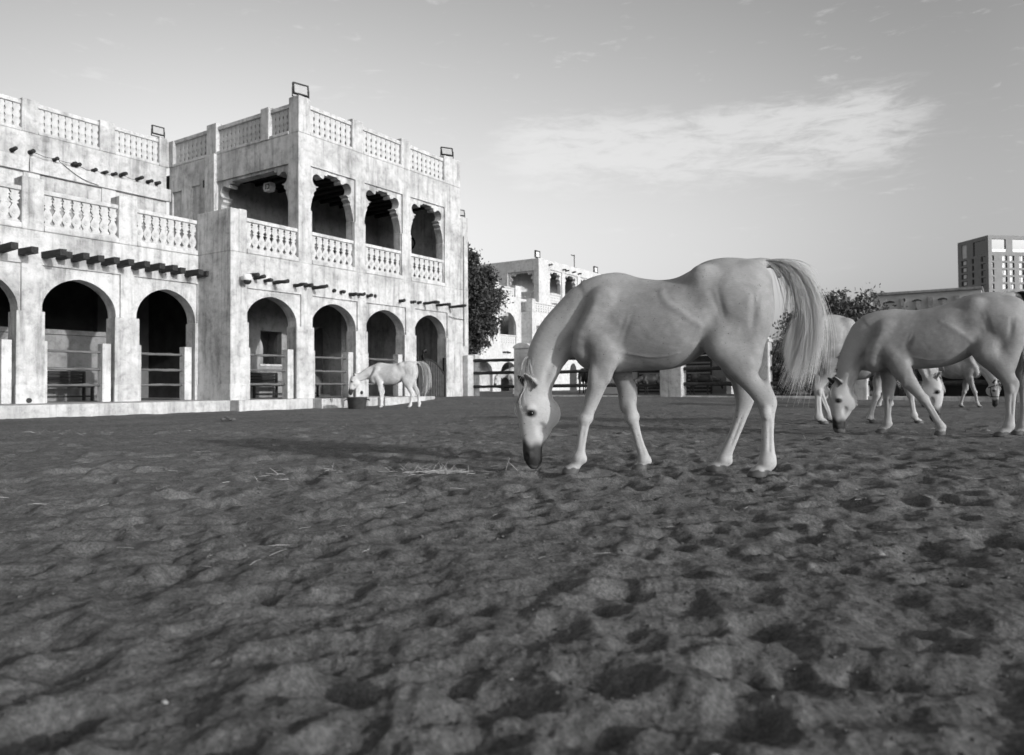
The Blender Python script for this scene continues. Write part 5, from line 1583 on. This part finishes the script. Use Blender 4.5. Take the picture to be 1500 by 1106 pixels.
# halter on the horse facing the camera
def halter(o, S, yaw, tau, mirror):
    ps, ta = R(yaw), R(tau)
    fh = np.array([-math.cos(ps), -math.sin(ps), 0.0]); zz = np.array([0, 0, 1.0])
    aa = -zz * math.cos(ta) + fh * math.sin(ta); ff = fh * math.cos(ta) + zz * math.sin(ta)
    ll = np.cross(aa, ff)
    if ll[1] > 0: ll = -ll
    O = np.array([S['poll'][0], 0, S['poll'][1]])
    m = MB()
    def ring(s_, fc, a, b, tilt=0.0):
        pts = []
        for k in range(25):
            t = 2 * math.pi * k / 24
            f_ = fc + (a + .012) * math.cos(t)
            pts.append(tuple(O + aa * (s_ + tilt * f_) + ff * f_ + ll * (b + .012) * math.sin(t)))
        m.tube(pts, .011, 6, False)
    ring(.36, .016, .106, .066); ring(.09, -.005, .134, .090, -.35)
    for sg in (-1, 1):
        m.tube([tuple(O + aa * s_ + ff * f_ + ll * sg * l_) for s_, f_, l_ in ((.36, .0, .078), (.28, -.01, .10), (.20, -.02, .112), (.10, -.02, .105))], .011, 6)
    if mirror: m.v = [(-x, y, z) for x, y, z in m.v]
    return m.build('halter', 'black_paint', o, True)
halter(F_h, HORSE_A, 22, 0, True)

# ------------------------------------------------------------------ straw, clods, pebbles on the sand
def straw_patch():
    g = np.random.default_rng(11)
    m = MB()
    def blade(x, y, L, el, az, r):
        z = gz(x, y)
        d = Vector((math.cos(az) * math.cos(el), math.sin(az) * math.cos(el), math.sin(el)))
        c = Vector((x, y, z + .004 + max(0, L * .5 * math.sin(el))))
        bend = Vector((g.normal(), g.normal(), abs(g.normal()))) * L * .025
        m.tube([c - d * L * .5, c + bend, c + d * L * .5], [r, r, r * .6], 3, False)
    # heaps: (centre, spread, count)
    for (cx, cy, sx, sy, n) in [(-.60, 5.95, .13, .08, 420), (-.80, 6.0, .38, .16, 120), (-.2, 5.9, .25, .12, 40), (-1.5, 6.1, .3, .15, 14), (-1.95, 5.85, .10, .07, 30), (-1.7, 5.55, .2, .08, 24), (-6.6, 11.3, 1.3, .5, 110), (1.7, 5.2, .8, .4, 8), (3.0, 6.3, 1.2, .6, 24), (4.5, 9.0, 1.6, 1.0, 120), (6.3, 11.0, 1.8, .9, 120), (2.6, 4.4, .7, .5, 8), (-3.5, 13.5, 2.5, 1.5, 100)]:
        for k in range(int(n * .55)):
            x, y = cx + g.normal() * sx, cy + g.normal() * sy
            up = g.random() < .13
            blade(x, y, g.uniform(.03, .12), g.uniform(.2, 1.0) if up else g.uniform(-.08, .12), g.uniform(0, 6.28), g.uniform(.0009, .0019))
    for k in range(260):
        r_ = 3.0 * (18 / 3.0) ** g.random(); t = g.uniform(-.75, .75)
        blade(r_ * math.sin(t), r_ * math.cos(t), g.uniform(.03, .11), g.uniform(-.05, .15), g.uniform(0, 6.28), g.uniform(.0006, .0014))
    o = m.build('straw', 'straw', None, False, False)
    tag(o, 'loose straw and hay wisps strewn over the sand', 'straw', kind='stuff')
straw_patch()
def clods(name, n, rmin, rmax, s0, s1, mat, label, cat, sd, clusters=None):
    g = np.random.default_rng(sd)
    bV = np.array([(1, 0, 0), (-1, 0, 0), (0, 1, 0), (0, -1, 0), (0, 0, 1), (0, 0, -1), (.6, .6, .6), (-.6, .6, .6), (.6, -.6, .6), (-.6, -.6, .6)], float)
    bm = bmesh.new()
    for v in bV: bm.verts.new(v)
    bmesh.ops.convex_hull(bm, input=bm.verts)
    bm.verts.index_update()
    BV = np.array([v.co[:] for v in bm.verts]); BF = np.array([[v.index for v in f.verts] for f in bm.faces if len(f.verts) == 3])
    bm.free()
    V = []; F = []
    for k in range(n):
        if clusters and g.random() < .6:
            cx, cy, s = clusters[g.integers(len(clusters))]
            x, y = cx + g.normal() * s, cy + g.normal() * s
        else:
            r_ = rmin * (rmax / rmin) ** g.random(); t = g.uniform(-.85, .85)
            x, y = r_ * math.sin(t), r_ * math.cos(t)
        s = s0 * (s1 / s0) ** (g.random() ** 1.8)
        a = g.uniform(0, 6.28); c, sn = math.cos(a), math.sin(a)
        P = BV * (1 + .25 * g.normal(size=BV.shape)) * s * np.array([g.uniform(.7, 1.4), g.uniform(.7, 1.2), g.uniform(.5, .85)])
        P = np.stack([P[:, 0] * c - P[:, 1] * sn, P[:, 0] * sn + P[:, 1] * c, P[:, 2]], 1) + [x, y, gz(x, y) + s * .02]
        F.append(BF + len(BV) * k); V.append(P)
    o = obj(name, np_mesh(name, np.vstack(V), np.vstack(F), mat, True))
    tag(o, label, cat, kind='stuff')
clods('sand_clods', 9000, .6, 9, .0014, .007, 'sand', 'crumbs and small clods of sand lying on the trampled ground', 'sand', 3)
clods('large_clods', 3600, 3.0, 22, .003, .012, 'sand', 'loose clods of dry sand kicked up around the horses', 'sand', 9)
clods('pebbles', 60, .8, 12, .003, .012, 'pebble', 'small pale pebbles scattered over the sand', 'pebbles', 4)
g_ = random.Random(4)
for (x, y, s, lab) in [(-5.9, 15.5, .13, 'dark dropping lying on the sand before the wing plinth')]:
    m = MB()
    for k in range(14):
        a, q = g_.uniform(0, 6.28), g_.random() ** .6
        r_ = s * g_.uniform(.25, .42)
        m.ball((math.cos(a) * q * s * 1.2, math.sin(a) * q * s, r_ * .5 + (1 - q) * s * .35), (r_, r_, r_ * .7), 8, 5)
    o = m.build('dropping' if s > .1 else 'hay_tuft', 'straw_dark', None, True)
    o.location = (x, y, gz(x, y))
    tag(o, lab, 'dropping' if s > .1 else 'hay')
